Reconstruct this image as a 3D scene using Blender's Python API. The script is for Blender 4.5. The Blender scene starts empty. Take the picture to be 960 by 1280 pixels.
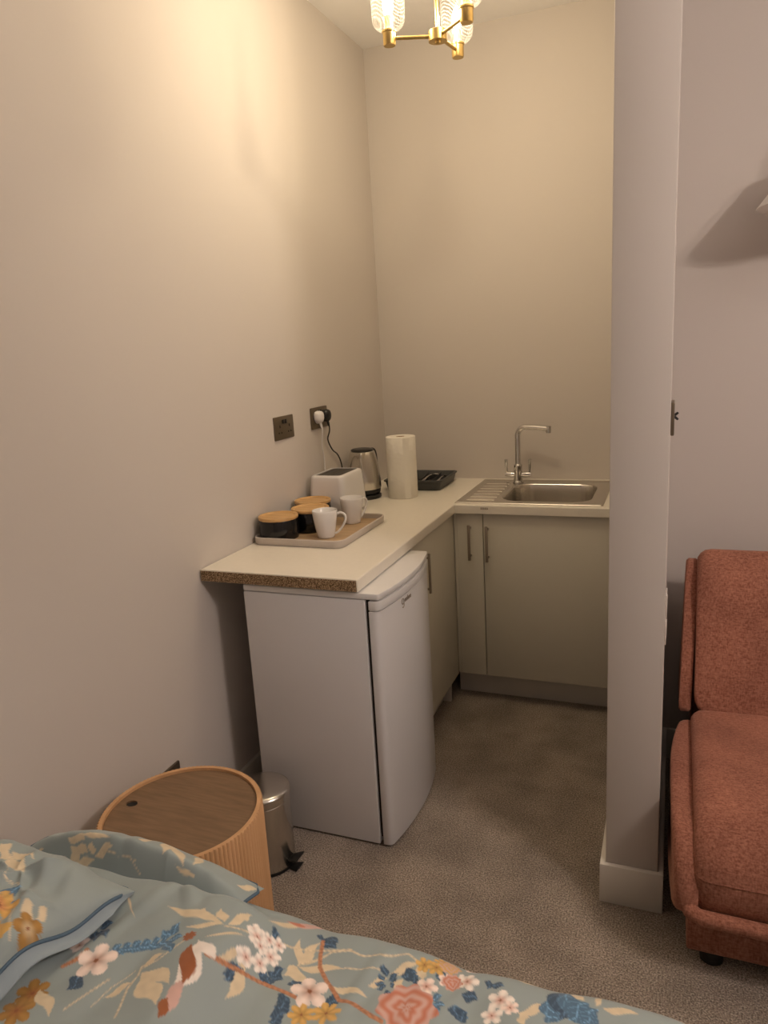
import bpy, bmesh, math, random
import numpy as np
from mathutils import Vector, Matrix
S = bpy.context.scene
COL = S.collection
PI = math.pi
random.seed(4)

# ---------------------------------------------------------------- camera, world, exposure
cam = bpy.data.cameras.new('camera'); camo = bpy.data.objects.new('camera', cam); COL.objects.link(camo)
cam.sensor_fit = 'VERTICAL'; cam.sensor_height = 36; cam.lens = 907.87 * 36 / 1280
cam.clip_start = .02
rt = Vector((0.93023879, 0.36245432, -0.05729448)); up = Vector((-0.02704749, 0.22343538, 0.9743434)); fw = Vector((-0.36595659, 0.90482236, -0.21765173))
camo.matrix_world = Matrix(((rt.x, up.x, -fw.x, 1.4141), (rt.y, up.y, -fw.y, -3.5123), (rt.z, up.z, -fw.z, 1.5586), (0, 0, 0, 1)))
S.camera = camo
W = bpy.data.worlds.new('world'); S.world = W; W.use_nodes = True
W.node_tree.nodes['Background'].inputs[0].default_value = (.6, .62, .7, 1)
W.node_tree.nodes['Background'].inputs[1].default_value = .02
S.view_settings.view_transform = 'Standard'
S.view_settings.look = 'None'
S.view_settings.gamma = 1
S.view_settings.use_curve_mapping = False
S.view_settings.exposure = 0.0
KITCHEN_W = 10.8; KITCHEN_C = (1.0, .83, .58)      # each bulb of the kitchen pendant
ROOM_W = 38.0; ROOM_C = (1.0, .87, .80)           # each bulb of the bedroom pendant
ROOM_LAMP = (3.0, -2.75)

# ---------------------------------------------------------------- materials
def newmat(name):
    m = bpy.data.materials.new(name); m.use_nodes = True
    nt = m.node_tree; b = nt.nodes['Principled BSDF']; return m, nt, b
def noise(nt, scale, detail=3, coord='Object', mapscale=None):
    tc = nt.nodes.new('ShaderNodeTexCoord'); n = nt.nodes.new('ShaderNodeTexNoise')
    n.inputs['Scale'].default_value = scale; n.inputs['Detail'].default_value = detail
    if mapscale:
        mp = nt.nodes.new('ShaderNodeMapping'); mp.inputs['Scale'].default_value = mapscale
        nt.links.new(tc.outputs[coord], mp.inputs[0]); nt.links.new(mp.outputs[0], n.inputs[0])
    else: nt.links.new(tc.outputs[coord], n.inputs[0])
    return n
def ramp(nt, src, stops):
    r = nt.nodes.new('ShaderNodeValToRGB'); cr = r.color_ramp
    while len(cr.elements) < len(stops): cr.elements.new(.5)
    for e, (p, c) in zip(cr.elements, stops): e.position = p; e.color = (*c, 1)
    nt.links.new(src, r.inputs[0]); return r
def bump(nt, b, src, strength, dist=.002):
    bp = nt.nodes.new('ShaderNodeBump'); bp.inputs['Strength'].default_value = strength; bp.inputs['Distance'].default_value = dist
    nt.links.new(src, bp.inputs['Height']); nt.links.new(bp.outputs[0], b.inputs['Normal']); return bp
def mat(name, col, rough=.5, metal=0, spec=.5, nscale=None, nstr=.1, var=0, mapscale=None, ndist=.002):
    m, nt, b = newmat(name)
    b.inputs['Base Color'].default_value = (*col, 1); b.inputs['Roughness'].default_value = rough
    b.inputs['Metallic'].default_value = metal; b.inputs['Specular IOR Level'].default_value = spec
    if nscale:
        n = noise(nt, nscale, 4, mapscale=mapscale)
        if nstr: bump(nt, b, n.outputs[0], nstr, ndist)
        if var:
            r = ramp(nt, n.outputs[0], [(.3, tuple(c * (1 - var) for c in col)), (.7, tuple(min(1, c * (1 + var)) for c in col))])
            nt.links.new(r.outputs[0], b.inputs['Base Color'])
    return m
M = {}
M['wall'] = mat('wall paint', (.60, .55, .51), .75, spec=.25, nscale=14, nstr=.12, ndist=.004)
M['ceil'] = mat('ceiling paint', (.90, .88, .86), .9, spec=.1, nscale=5, nstr=.25, ndist=.01)
M['trim'] = mat('white gloss trim', (.72, .68, .62), .35, nscale=30, nstr=.03)
def carpet():
    m, nt, b = newmat('taupe carpet')
    n1 = noise(nt, 230, 3); n2 = noise(nt, 6, 3)
    r1 = ramp(nt, n1.outputs[0], [(.32, (.14, .112, .09)), (.52, (.36, .298, .245)), (.70, (.62, .53, .445))])
    r2 = ramp(nt, n2.outputs[0], [(.35, (.74, .73, .72)), (.65, (1.06, 1.05, 1.04))])
    mx = nt.nodes.new('ShaderNodeMixRGB'); mx.blend_type = 'MULTIPLY'; mx.inputs[0].default_value = 1
    nt.links.new(r1.outputs[0], mx.inputs[1]); nt.links.new(r2.outputs[0], mx.inputs[2])
    nt.links.new(mx.outputs[0], b.inputs['Base Color'])
    b.inputs['Roughness'].default_value = 1; b.inputs['Specular IOR Level'].default_value = .05
    b.inputs['Sheen Weight'].default_value = .15
    bump(nt, b, n1.outputs[0], .9, .006)
    return m
M['carpet'] = carpet()
M['worktop'] = mat('cream laminate', (.80, .75, .66), .32, nscale=60, nstr=.02, var=.015)
def chip():
    m, nt, b = newmat('raw chipboard')
    n = noise(nt, 330, 4)
    r = ramp(nt, n.outputs[0], [(.34, (.05, .028, .012)), (.5, (.24, .15, .075)), (.66, (.55, .40, .24))])
    nt.links.new(r.outputs[0], b.inputs['Base Color']); b.inputs['Roughness'].default_value = .9
    bump(nt, b, n.outputs[0], .6); return m
M['chip'] = chip()
M['cabinet'] = mat('cream cabinet board', (.68, .645, .55), .45, nscale=80, nstr=.02)
M['plinth'] = mat('pale plinth board', (.70, .66, .62), .5, nscale=80, nstr=.02)
M['dark'] = mat('dark gap', (.02, .018, .016), .9)
M['bronze'] = mat('brushed bronze', (.20, .165, .12), .36, metal=.9, nscale=200, nstr=.05, mapscale=(1, 1, .1))
M['nickel'] = mat('satin nickel', (.40, .34, .28), .4, metal=.9, nscale=200, nstr=.03)
M['steel'] = mat('brushed steel', (.68, .65, .60), .23, metal=1, nscale=120, nstr=.06, mapscale=(1, .05, 1), ndist=.001)
M['chrome'] = mat('chrome', (.66, .65, .64), .07, metal=1, nscale=20, nstr=0, var=.01)
M['fridge'] = mat('white enamel', (.67, .655, .66), .33, nscale=700, nstr=.12, ndist=.0006)
M['fridge_top'] = mat('white plastic', (.74, .725, .72), .35, nscale=300, nstr=.02)
M['whiteplastic'] = mat('glossy white plastic', (.76, .74, .74), .3, nscale=200, nstr=.01)
M['ceramic'] = mat('white ceramic', (.80, .78, .76), .16, nscale=30, nstr=.02)
M['black'] = mat('black plastic', (.012, .012, .012), .35, nscale=200, nstr=.05)
M['blackceramic'] = mat('black glaze', (.008, .008, .009), .12, nscale=40, nstr=.03)
M['greyplastic'] = mat('charcoal plastic', (.055, .055, .055), .45, nscale=200, nstr=.05)
M['tray'] = mat('pale greige tray paint', (.56, .50, .45), .45, nscale=100, nstr=.03)
def wood(name, a, bcol, sc, mp, rough=.45):
    m, nt, b = newmat(name)
    n = noise(nt, sc, 6, mapscale=mp)
    r = ramp(nt, n.outputs[0], [(.3, a), (.7, bcol)])
    nt.links.new(r.outputs[0], b.inputs['Base Color']); b.inputs['Roughness'].default_value = rough
    bump(nt, b, n.outputs[0], .08); return m
M['bamboo'] = wood('bamboo', (.50, .29, .11), (.66, .41, .18), 60, (.12, 1, 1))
M['traywood'] = wood('tray wood base', (.40, .27, .15), (.52, .36, .21), 50, (.15, 1, 1))
M['walnut'] = wood('brown wood veneer', (.175, .105, .056), (.245, .150, .084), 110, (.12, 1, 1), .5)
M['flute'] = wood('orange oak', (.56, .32, .155), (.66, .385, .20), 20, (1, 1, .1), .5)
def paper():
    m, nt, b = newmat('kitchen paper'); b.inputs['Base Color'].default_value = (.80, .76, .68, 1); b.inputs['Roughness'].default_value = .95
    tc = nt.nodes.new('ShaderNodeTexCoord'); v = nt.nodes.new('ShaderNodeTexVoronoi'); v.inputs['Scale'].default_value = 55
    nt.links.new(tc.outputs['Object'], v.inputs[0]); bump(nt, b, v.outputs[0], .35, .004); return m
M['paper'] = paper()
def fabric(name, a, c, sheen=.3):
    m, nt, b = newmat(name)
    n = noise(nt, 240, 4, mapscale=(1, 1, .25)); n3 = noise(nt, 240, 4, mapscale=(.4, 1, 1)); n2 = noise(nt, 7, 3)
    ad = nt.nodes.new('ShaderNodeMath'); ad.operation = 'ADD'; nt.links.new(n.outputs[0], ad.inputs[0]); nt.links.new(n3.outputs[0], ad.inputs[1])
    hf = nt.nodes.new('ShaderNodeMath'); hf.operation = 'MULTIPLY'; hf.inputs[1].default_value = .5; nt.links.new(ad.outputs[0], hf.inputs[0])
    r = ramp(nt, hf.outputs[0], [(.36, a), (.64, c)])
    r2 = ramp(nt, n2.outputs[0], [(.35, (.82, .8, .8)), (.65, (1.06, 1.04, 1.03))])
    mx = nt.nodes.new('ShaderNodeMixRGB'); mx.blend_type = 'MULTIPLY'; mx.inputs[0].default_value = 1
    nt.links.new(r.outputs[0], mx.inputs[1]); nt.links.new(r2.outputs[0], mx.inputs[2]); nt.links.new(mx.outputs[0], b.inputs['Base Color'])
    b.inputs['Roughness'].default_value = .95; b.inputs['Specular IOR Level'].default_value = .1
    b.inputs['Sheen Weight'].default_value = sheen; b.inputs['Sheen Tint'].default_value = (1, .6, .45, 1)
    bump(nt, b, hf.outputs[0], .5, .003); return m
M['rust'] = fabric('rust chenille', (.225, .085, .055), (.45, .20, .135))
def patterned(name):
    m, nt, b = newmat(name)
    at = nt.nodes.new('ShaderNodeAttribute'); at.attribute_name = 'print'
    nt.links.new(at.outputs['Color'], b.inputs['Base Color'])
    n = noise(nt, 900, 2); bump(nt, b, n.outputs[0], .15, .001)
    b.inputs['Roughness'].default_value = .62; b.inputs['Specular IOR Level'].default_value = .35
    b.inputs['Sheen Weight'].default_value = .2
    return m
M['print'] = patterned('printed sateen')
M['plaincloth'] = mat('plain grey blue sateen', (.24, .275, .30), .6, nscale=600, nstr=.15, ndist=.001)
M['piping'] = mat('slate blue piping', (.07, .125, .185), .6, nscale=300, nstr=.1)
M['ticking'] = mat('white mattress ticking', (.7, .68, .65), .9, nscale=60, nstr=.3)
M['brass'] = mat('satin brass', (.62, .44, .17), .3, metal=1, nscale=100, nstr=.02)
M['shade'] = mat('white fabric lampshade', (.80, .76, .70), .8, nscale=200, nstr=.1)
def glass():
    m, nt, b = newmat('ribbed clear glass'); nt.nodes.remove(b)
    out = nt.nodes['Material Output']
    tr = nt.nodes.new('ShaderNodeBsdfTransparent'); tr.inputs[0].default_value = (.96, .95, .93, 1)
    gl = nt.nodes.new('ShaderNodeBsdfGlossy'); gl.inputs['Roughness'].default_value = .12
    tl = nt.nodes.new('ShaderNodeBsdfTranslucent'); tl.inputs[0].default_value = (.95, .92, .88, 1)
    df = nt.nodes.new('ShaderNodeBsdfDiffuse'); df.inputs[0].default_value = (.95, .92, .88, 1)
    tc = nt.nodes.new('ShaderNodeTexCoord')
    w = nt.nodes.new('ShaderNodeTexWave'); w.wave_type = 'BANDS'; w.bands_direction = 'DIAGONAL'; w.inputs['Scale'].default_value = 60; w.inputs['Distortion'].default_value = 3
    mp = nt.nodes.new('ShaderNodeMapping'); mp.inputs['Scale'].default_value = (1, 1, 1.0)
    nt.links.new(tc.outputs['Object'], mp.inputs[0]); nt.links.new(mp.outputs[0], w.inputs[0])
    lw = nt.nodes.new('ShaderNodeLayerWeight'); lw.inputs[0].default_value = .25
    r = ramp(nt, w.outputs[0], [(.55, (.0, .0, .0)), (.9, (.05, .05, .05))])
    mx1 = nt.nodes.new('ShaderNodeMixShader'); mx1.inputs[0].default_value = .5; nt.links.new(tl.outputs[0], mx1.inputs[1]); nt.links.new(df.outputs[0], mx1.inputs[2])
    mx2 = nt.nodes.new('ShaderNodeMixShader'); nt.links.new(r.outputs[0], mx2.inputs[0]); nt.links.new(tr.outputs[0], mx2.inputs[1]); nt.links.new(mx1.outputs[0], mx2.inputs[2])
    mx3 = nt.nodes.new('ShaderNodeMixShader')
    mu = nt.nodes.new('ShaderNodeMath'); mu.operation = 'MULTIPLY'; mu.inputs[1].default_value = .22
    nt.links.new(lw.outputs['Fresnel'], mu.inputs[0]); nt.links.new(mu.outputs[0], mx3.inputs[0])
    nt.links.new(mx2.outputs[0], mx3.inputs[1]); nt.links.new(gl.outputs[0], mx3.inputs[2]); nt.links.new(mx3.outputs[0], out.inputs[0])
    return m
M['glass'] = glass()
def bulbmat():
    m, nt, b = newmat('glowing bulb glass'); nt.nodes.remove(b); out = nt.nodes['Material Output']
    e = nt.nodes.new('ShaderNodeEmission'); e.inputs[0].default_value = (1, .80, .5, 1); e.inputs[1].default_value = 14
    tr = nt.nodes.new('ShaderNodeBsdfTransparent'); mx = nt.nodes.new('ShaderNodeMixShader'); mx.inputs[0].default_value = .35
    nt.links.new(tr.outputs[0], mx.inputs[1]); nt.links.new(e.outputs[0], mx.inputs[2]); nt.links.new(mx.outputs[0], out.inputs[0]); return m
M['bulb'] = bulbmat()
M['candle'] = mat('cream bulb sleeve', (.80, .62, .30), .4, nscale=100, nstr=.01)

# ---------------------------------------------------------------- helpers
def thing(name, label, cat, loc, group=None):
    o = bpy.data.objects.new(name, None); COL.objects.link(o); o.location = loc; o.empty_display_size = .05
    o['label'] = label; o['category'] = cat
    if group: o['group'] = group
    return o
def tag(o, label, cat, group=None):
    o['label'] = label; o['category'] = cat
    if group: o['group'] = group
    return o
def base(o):
    while o.parent: o = o.parent
    return Vector(o.location)
def obj(name, bm, m, parent=None, smooth=35, loc=None, bevel=0, seg=2, label=None):
    """bm is in world coordinates; the mesh is stored relative to the thing's base"""
    if bevel:
        bmesh.ops.remove_doubles(bm, verts=bm.verts, dist=1e-6)
        es = [e for e in bm.edges if len(e.link_faces) == 2 and e.calc_face_angle(0) > .6]
        bmesh.ops.bevel(bm, geom=es, offset=bevel, segments=seg, profile=.5, affect='EDGES', clamp_overlap=True)
    off = base(parent) if parent else (Vector(loc) if loc else Vector((0, 0, 0)))
    bmesh.ops.translate(bm, verts=bm.verts, vec=-off)
    bmesh.ops.recalc_face_normals(bm, faces=bm.faces)
    me = bpy.data.meshes.new(name); bm.to_mesh(me); bm.free()
    mats = m if isinstance(m, (list, tuple)) else [m]
    for x in mats: me.materials.append(x)
    if smooth:
        for p in me.polygons: p.use_smooth = True
        me.set_sharp_from_angle(angle=math.radians(smooth))
    o = bpy.data.objects.new(name, me); COL.objects.link(o)
    if parent: o.parent = parent
    else: o.location = off
    if label: o['label'] = label
    return o
def struct(name, bm, m, **k):
    o = obj(name, bm, m, **k); o['kind'] = 'structure'; return o
def dup(root, loc, label=None, group=None, rotz=0):
    r = root.copy(); COL.objects.link(r); r.location = loc; r.rotation_euler = (0, 0, rotz)
    if label: r['label'] = label
    if group: r['group'] = group
    def rec(src, dst):
        for ch in list(src.children):
            c = ch.copy(); COL.objects.link(c); c.parent = dst; rec(ch, c)
    rec(root, r)
    return r
def BM(): return bmesh.new()
def box(bm, a, b, mi=0):
    vs = [bm.verts.new((x, y, z)) for x in (a[0], b[0]) for y in (a[1], b[1]) for z in (a[2], b[2])]
    for f in ((0, 1, 3, 2), (4, 6, 7, 5), (0, 4, 5, 1), (2, 3, 7, 6), (0, 2, 6, 4), (1, 5, 7, 3)):
        fc = bm.faces.new([vs[i] for i in f]); fc.material_index = mi
    return bm
def loft(bm, rings, cap0=True, cap1=True, closed=True, mi=0):
    R = [[bm.verts.new(p) for p in r] for r in rings]; n = len(R[0])
    for a, b in zip(R, R[1:]):
        for i in range(n if closed else n - 1):
            f = bm.faces.new((a[i], a[(i + 1) % n], b[(i + 1) % n], b[i])); f.material_index = mi
    if cap0: bm.faces.new(list(reversed(R[0]))).material_index = mi
    if cap1: bm.faces.new(R[-1]).material_index = mi
    return bm
def lathe(bm, prof, c, n=48, cap0=True, cap1=True, mi=0):
    return loft(bm, [[(c[0] + r * math.cos(2 * PI * i / n), c[1] + r * math.sin(2 * PI * i / n), c[2] + z) for i in range(n)] for r, z in prof], cap0, cap1, mi=mi)
def tube(bm, pts, r, n=10, cap=True):
    pts = [Vector(p) for p in pts]; rings = []; prev = None
    rr = r if isinstance(r, (list, tuple)) else [r] * len(pts)
    for i, p in enumerate(pts):
        t = (pts[min(i + 1, len(pts) - 1)] - pts[max(i - 1, 0)]).normalized()
        if prev is None:
            a = Vector((0, 0, 1)) if abs(t.z) < .9 else Vector((1, 0, 0)); u = t.cross(a).normalized()
        else:
            u = (prev - t * prev.dot(t)).normalized()
        v = t.cross(u); prev = u
        rings.append([p + (u * math.cos(2 * PI * k / n) + v * math.sin(2 * PI * k / n)) * rr[i] for k in range(n)])
    return loft(bm, rings, cap, cap)
def smoothpath(pts, k=8):
    P = [Vector(p) for p in pts]; P = [P[0]] + P + [P[-1]]; o = []
    for i in range(1, len(P) - 2):
        a, b, c, d = P[i - 1:i + 3]
        for j in range(k):
            t = j / k
            o.append(.5 * ((2 * b) + (c - a) * t + (2 * a - 5 * b + 4 * c - d) * t * t + (3 * b - a - 3 * c + d) * t ** 3))
    o.append(P[-2]); return o
def rrect(x0, y0, x1, y1, r, z, k=6):
    o = []
    for cx, cy, a in ((x1 - r, y1 - r, 0), (x0 + r, y1 - r, 90), (x0 + r, y0 + r, 180), (x1 - r, y0 + r, 270)):
        for i in range(k + 1):
            t = math.radians(a + 90 * i / k); o.append((cx + r * math.cos(t), cy + r * math.sin(t), z))
    return o
def prism(bm, poly, z0, z1, mi=0):
    return loft(bm, [[(x, y, z0) for x, y in poly], [(x, y, z1) for x, y in poly]], mi=mi)

# ---------------------------------------------------------------- the room
H = 2.93; NX0 = 1.273; NX1 = 1.410; NY = -1.659; WX = .012; FARY = -.85
RX = 4.9; BY = -5.4
b = BM(); box(b, (-.1, BY - .1, -.1), (RX + .1, .1, 0)); struct('floor', b, M['carpet'], smooth=0)
b = BM(); box(b, (-.1, BY - .1, H), (RX + .1, .1, H + .1)); struct('ceiling', b, M['ceil'], smooth=0)
WXf = lambda y: .012 + .0105 * (y + 1.2)
b = BM(); prism(b, [(-.1, BY), (WXf(BY), BY), (WXf(.1), .1), (-.1, .1)], 0, H); struct('wall_left', b, M['wall'], smooth=0)
b = BM(); box(b, (WX, 0, 0), (NX0, .1, H)); struct('wall_back', b, M['wall'], smooth=0)
b = BM(); box(b, (NX0, NY, 0), (NX1, .1, H)); struct('wall_partition', b, M['wall'], bevel=.003)
b = BM(); box(b, (NX1, FARY, 0), (RX, FARY + .1, H)); struct('wall_alcove', b, M['wall'], smooth=0)
b = BM(); box(b, (RX, BY, 0), (RX + .1, .1, H)); struct('wall_right', b, M['wall'], smooth=0)
b = BM(); box(b, (-.1, BY - .1, 0), (RX + .1, BY, H)); struct('wall_front', b, M['wall'], smooth=0)
BH = .122; BT = .015
def skirting(name, segs):
    bm = BM()
    for x0, y0, x1, y1 in segs: box(bm, (x0, y0, 0), (x1, y1, BH))
    struct(name, bm, M['trim'], bevel=.003)
bm = BM(); prism(bm, [(WXf(BY) - .001, BY), (WXf(BY) + BT, BY), (WXf(-1.16) + BT, -1.16), (WXf(-1.16) - .001, -1.16)], 0, BH); struct('baseboard_left', bm, M['trim'], bevel=.003)
skirting('baseboard_alcove', [(NX1 + BT, FARY - BT, RX, FARY)])
skirting('baseboard_right', [(RX - BT, BY, RX, FARY - BT)])
bm = BM()   # one mitred wrap round the end of the partition
prism(bm, [(NX0 - BT, -.62), (NX0 - BT, NY - BT), (NX1 + BT, NY - BT), (NX1 + BT, FARY), (NX1, FARY), (NX1, NY), (NX0, NY), (NX0, -.62)], 0, BH)
struct('baseboard_partition', bm, M['trim'], bevel=.003)

# ---------------------------------------------------------------- worktop
HT = .902; WD = .562; WB = .609; TH = .038; WN = -1.650
def worktop():
    t = thing('worktop', 'cream L-shaped laminate worktop with a raw chipboard end', 'worktop', (.3, -.8, HT - TH))
    bm = BM()
    hx0, hx1, hy0, hy1 = .725, 1.12, -.535, -.135
    xs = [WX, WD, hx0, hx1, NX0]; ys = [WN, -WB, hy0, hy1, 0]
    keep = lambda i, j: (i == 0 or j >= 1) and not (i == 2 and j == 2)
    vt = {}
    def V(i, j, z):
        if (i, j, z) not in vt: vt[(i, j, z)] = bm.verts.new((xs[i], ys[j], z))
        return vt[(i, j, z)]
    z0, z1 = HT - TH, HT
    for i in range(4):
        for j in range(4):
            if not keep(i, j): continue
            bm.faces.new([V(i, j, z1), V(i + 1, j, z1), V(i + 1, j + 1, z1), V(i, j + 1, z1)])
            bm.faces.new([V(i, j, z0), V(i, j + 1, z0), V(i + 1, j + 1, z0), V(i + 1, j, z0)])
            for (di, dj, a, c) in ((-1, 0, (i, j), (i, j + 1)), (1, 0, (i + 1, j), (i + 1, j + 1)), (0, -1, (i, j), (i + 1, j)), (0, 1, (i, j + 1), (i + 1, j + 1))):
                ni, nj = i + di, j + dj
                if 0 <= ni < 4 and 0 <= nj < 4 and keep(ni, nj): continue
                bm.faces.new([V(*a, z0), V(*c, z0), V(*c, z1), V(*a, z1)])
    bmesh.ops.recalc_face_normals(bm, faces=bm.faces)
    es = [e for e in bm.edges if all(abs(v.co.z - z1) < 1e-5 for v in e.verts) and
          (all(abs(v.co.x - WD) < 1e-5 and v.co.y <= -WB + 1e-5 for v in e.verts) or all(abs(v.co.y + WB) < 1e-5 and v.co.x >= WD - 1e-5 for v in e.verts))]
    bmesh.ops.bevel(bm, geom=es, offset=.006, segments=4, profile=.5, affect='EDGES')
    obj('laminate_top', bm, M['worktop'], t, smooth=40)
    bm = BM(); box(bm, (WX + .001, WN - .0025, z0 + .001), (WD - .003, WN + .002, z1 - .0035)); obj('chipboard_edge', bm, M['chip'], t, smooth=0, label='raw brown chipboard edge')
    # small printed marks on the front edge under the drainer
    bm = BM()
    for k in range(4):
        x = .676 + k * .0085
        box(bm, (x, -WB - .0006, .8835), (x + .0065, -WB + .001, .8885)); box(bm, (x + .001, -WB - .0006, .8895), (x + .0045, -WB + .001, .8925))
    obj('printed_mark', bm, M['nickel'], t, smooth=0, label='small grey printed mark')
worktop()

def bar_handle(name, p, horiz, parent, out, length=.155):
    """flat bar handle on two posts; p = centre on the door face, out = outward direction"""
    p = Vector(p); out = Vector(out); side = Vector((abs(out.y), abs(out.x), 0))
    bm = BM()
    def bx(c, hs, ho, hz):
        a = c - side * hs - out * ho - Vector((0, 0, hz)); q = c + side * hs + out * ho + Vector((0, 0, hz))
        box(bm, tuple(min(u, v) for u, v in zip(a, q)), tuple(max(u, v) for u, v in zip(a, q)))
    bx(p + out * .030, .0055, .004, length / 2)
    for s in (-1, 1): bx(p + out * .0135 + Vector((0, 0, s * (length / 2 - .016))), .004, .0135, .004)
    return obj(name, bm, M['nickel'], parent, bevel=.0012, label='nickel bar handle')
def cabinets():
    t = thing('base_cabinet', 'cream base cabinet beneath the sink with a narrow and a wide door', 'cabinet', (.9, -.3, 0))
    bm = BM(); box(bm, (.5515, -.589, .125), (.5655, -.55, .862)); box(bm, (.575, -.566, .13), (1.262, -.545, .858)); box(bm, (.575, -.545, .13), (.593, -.02, .70)); box(bm, (1.244, -.545, .13), (1.262, -.02, .858)); box(bm, (.575, -.545, .13), (1.262, -.02, .148))
    obj('carcass', bm, M['cabinet'], t, bevel=.001)
    bm = BM(); box(bm, (.566, -.590, .125), (.6775, -.568, .862)); d = obj('door', bm, M['cabinet'], t, bevel=.0012)
    bar_handle('handle', (.624, -.590, .738), 0, d, (0, -1, 0))
    bm = BM(); box(bm, (.6815, -.590, .125), (1.262, -.568, .862)); d = obj('door', bm, M['cabinet'], t, bevel=.0012)
    bar_handle('handle', (.7, -.590, .734), 0, d, (0, -1, 0))
    bm = BM(); box(bm, (.532, -.512, 0), (1.262, -.496, .135)); obj('plinth', bm, M['plinth'], t, bevel=.001)
    bm = BM(); box(bm, (1.190, -.530, 0), (1.200, -.512, .1)); obj('plinth_clip', bm, M['plinth'], t, bevel=.001)
    t = thing('base_cabinet', 'cream base cabinet with one door, between the fridge and the corner', 'cabinet', (.3, -.9, 0))
    bm = BM(); box(bm, (.03, -1.15, .13), (.528, -.60, .858)); obj('carcass', bm, M['cabinet'], t, bevel=.001)
    bm = BM(); box(bm, (.530, -1.145, .12), (.551, -.5905, .860)); d = obj('door', bm, M['cabinet'], t, bevel=.0012)
    bar_handle('handle', (.551, -1.03, .728), 0, d, (1, 0, 0))
    bm = BM(); box(bm, (.47, -1.145, 0), (.486, -.625, .129)); box(bm, (.486, -.640, 0), (.524, -.622, .129)); obj('plinth', bm, M['plinth'], t, bevel=.001)
cabinets()

# ---------------------------------------------------------------- fridge
def fridge():
    t = thing('fridge', 'white under-counter fridge standing under the end of the worktop', 'fridge', (.38, -1.4, 0))
    X0, X1, Y0, Y1 = .158, .577, -1.640, -1.168
    bm = BM(); box(bm, (X0, Y0, .008), (X1, Y1, .836)); obj('cabinet_body', bm, M['fridge'], t, bevel=.004)
    # top panel reaches out over the door with the same bowed front
    def front(off, k=16, y0=Y0, y1=Y1, r=.012):
        o = []
        for i in range(k + 1):
            s = i / k; y = y0 + (y1 - y0) * s; u = 2 * s - 1
            e = min(1, min(s, 1 - s) * (y1 - y0) / r); edge = r * (1 - math.sqrt(max(0, 1 - (1 - e) ** 2)))
            o.append((off + .026 * (1 - u * u) - edge, y))
        return o
    ys = [(1 - math.cos(PI * i / 30)) / 2 for i in range(31)]
    def front2(off, r=.014):
        o = []; Lg = Y1 - Y0
        for s in ys:
            u = 2 * s - 1; d = min(s, 1 - s) * Lg
            edge = r * (1 - math.sqrt(max(0, 1 - (1 - min(1, d / r)) ** 2)))
            o.append((off + .028 * (1 - u * u) - edge, Y0 + Lg * s))
        return o
    bm = BM(); poly = [(X0, Y0), (X0, Y1)][::-1]
    pl = [(X0, Y1), (X0, Y0)] + front2(.622, .006)
    prism(bm, pl, .838, .858); obj('top_panel', bm, M['fridge_top'], t, bevel=.004)
    bm = BM(); prism(bm, [(.588, Y1), (.588, Y0)] + front2(.618), .010, .801); obj('door', bm, M['fridge'], t, bevel=.002)
    dr = [c for c in t.children if c.name.startswith('door')][0]
    bm = BM(); prism(bm, [(.588, Y1), (.588, Y0)] + front2(.621), .804, .833); obj('door_cap', bm, M['fridge_top'], dr, bevel=.003)
    bm = BM(); box(bm, (X1 + .001, Y0 + .012, .03), (.587, Y1 - .012, .833)); obj('door_seal', bm, M['dark'], t, smooth=0, label='dark rubber door seal')
    for x in (.2, .54):
        for y in (Y0 + .04, Y1 - .04):
            bm = BM(); lathe(bm, [(.014, 0), (.014, .0085)], (x, y, 0), 16); obj('foot', bm, M['black'], t)
    # small grey script mark on the door
    def fx(y): u = 2 * (y - Y0) / (Y1 - Y0) - 1; return .618 + .028 * (1 - u * u) + .0008
    bm = BM(); y0, z0 = -1.500, .786
    def P(dy, dz): y = y0 + dy; return (fx(y), y, z0 + dz)
    tube(bm, [P(.009 + .008 * math.cos(a), .009 * math.sin(a)) for a in [i * .5 for i in range(1, 12)]], .0014, 6)
    tube(bm, [P(.016, .004), P(.016, -.016), P(.009, -.021), P(.003, -.017)], .0014, 6)
    for k in range(5):
        x = .024 + k * .0105
        tube(bm, [P(x + .0035 + .0035 * math.cos(a), .0055 * math.sin(a) - .001) for a in [i * .62 for i in range(11)]], .0012, 6)
    tube(bm, [P(.044, -.006), P(.046, .010)], .0013, 6)
    obj('script_badge', bm, M['nickel'], dr, label='small grey script badge')
fridge()

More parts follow.
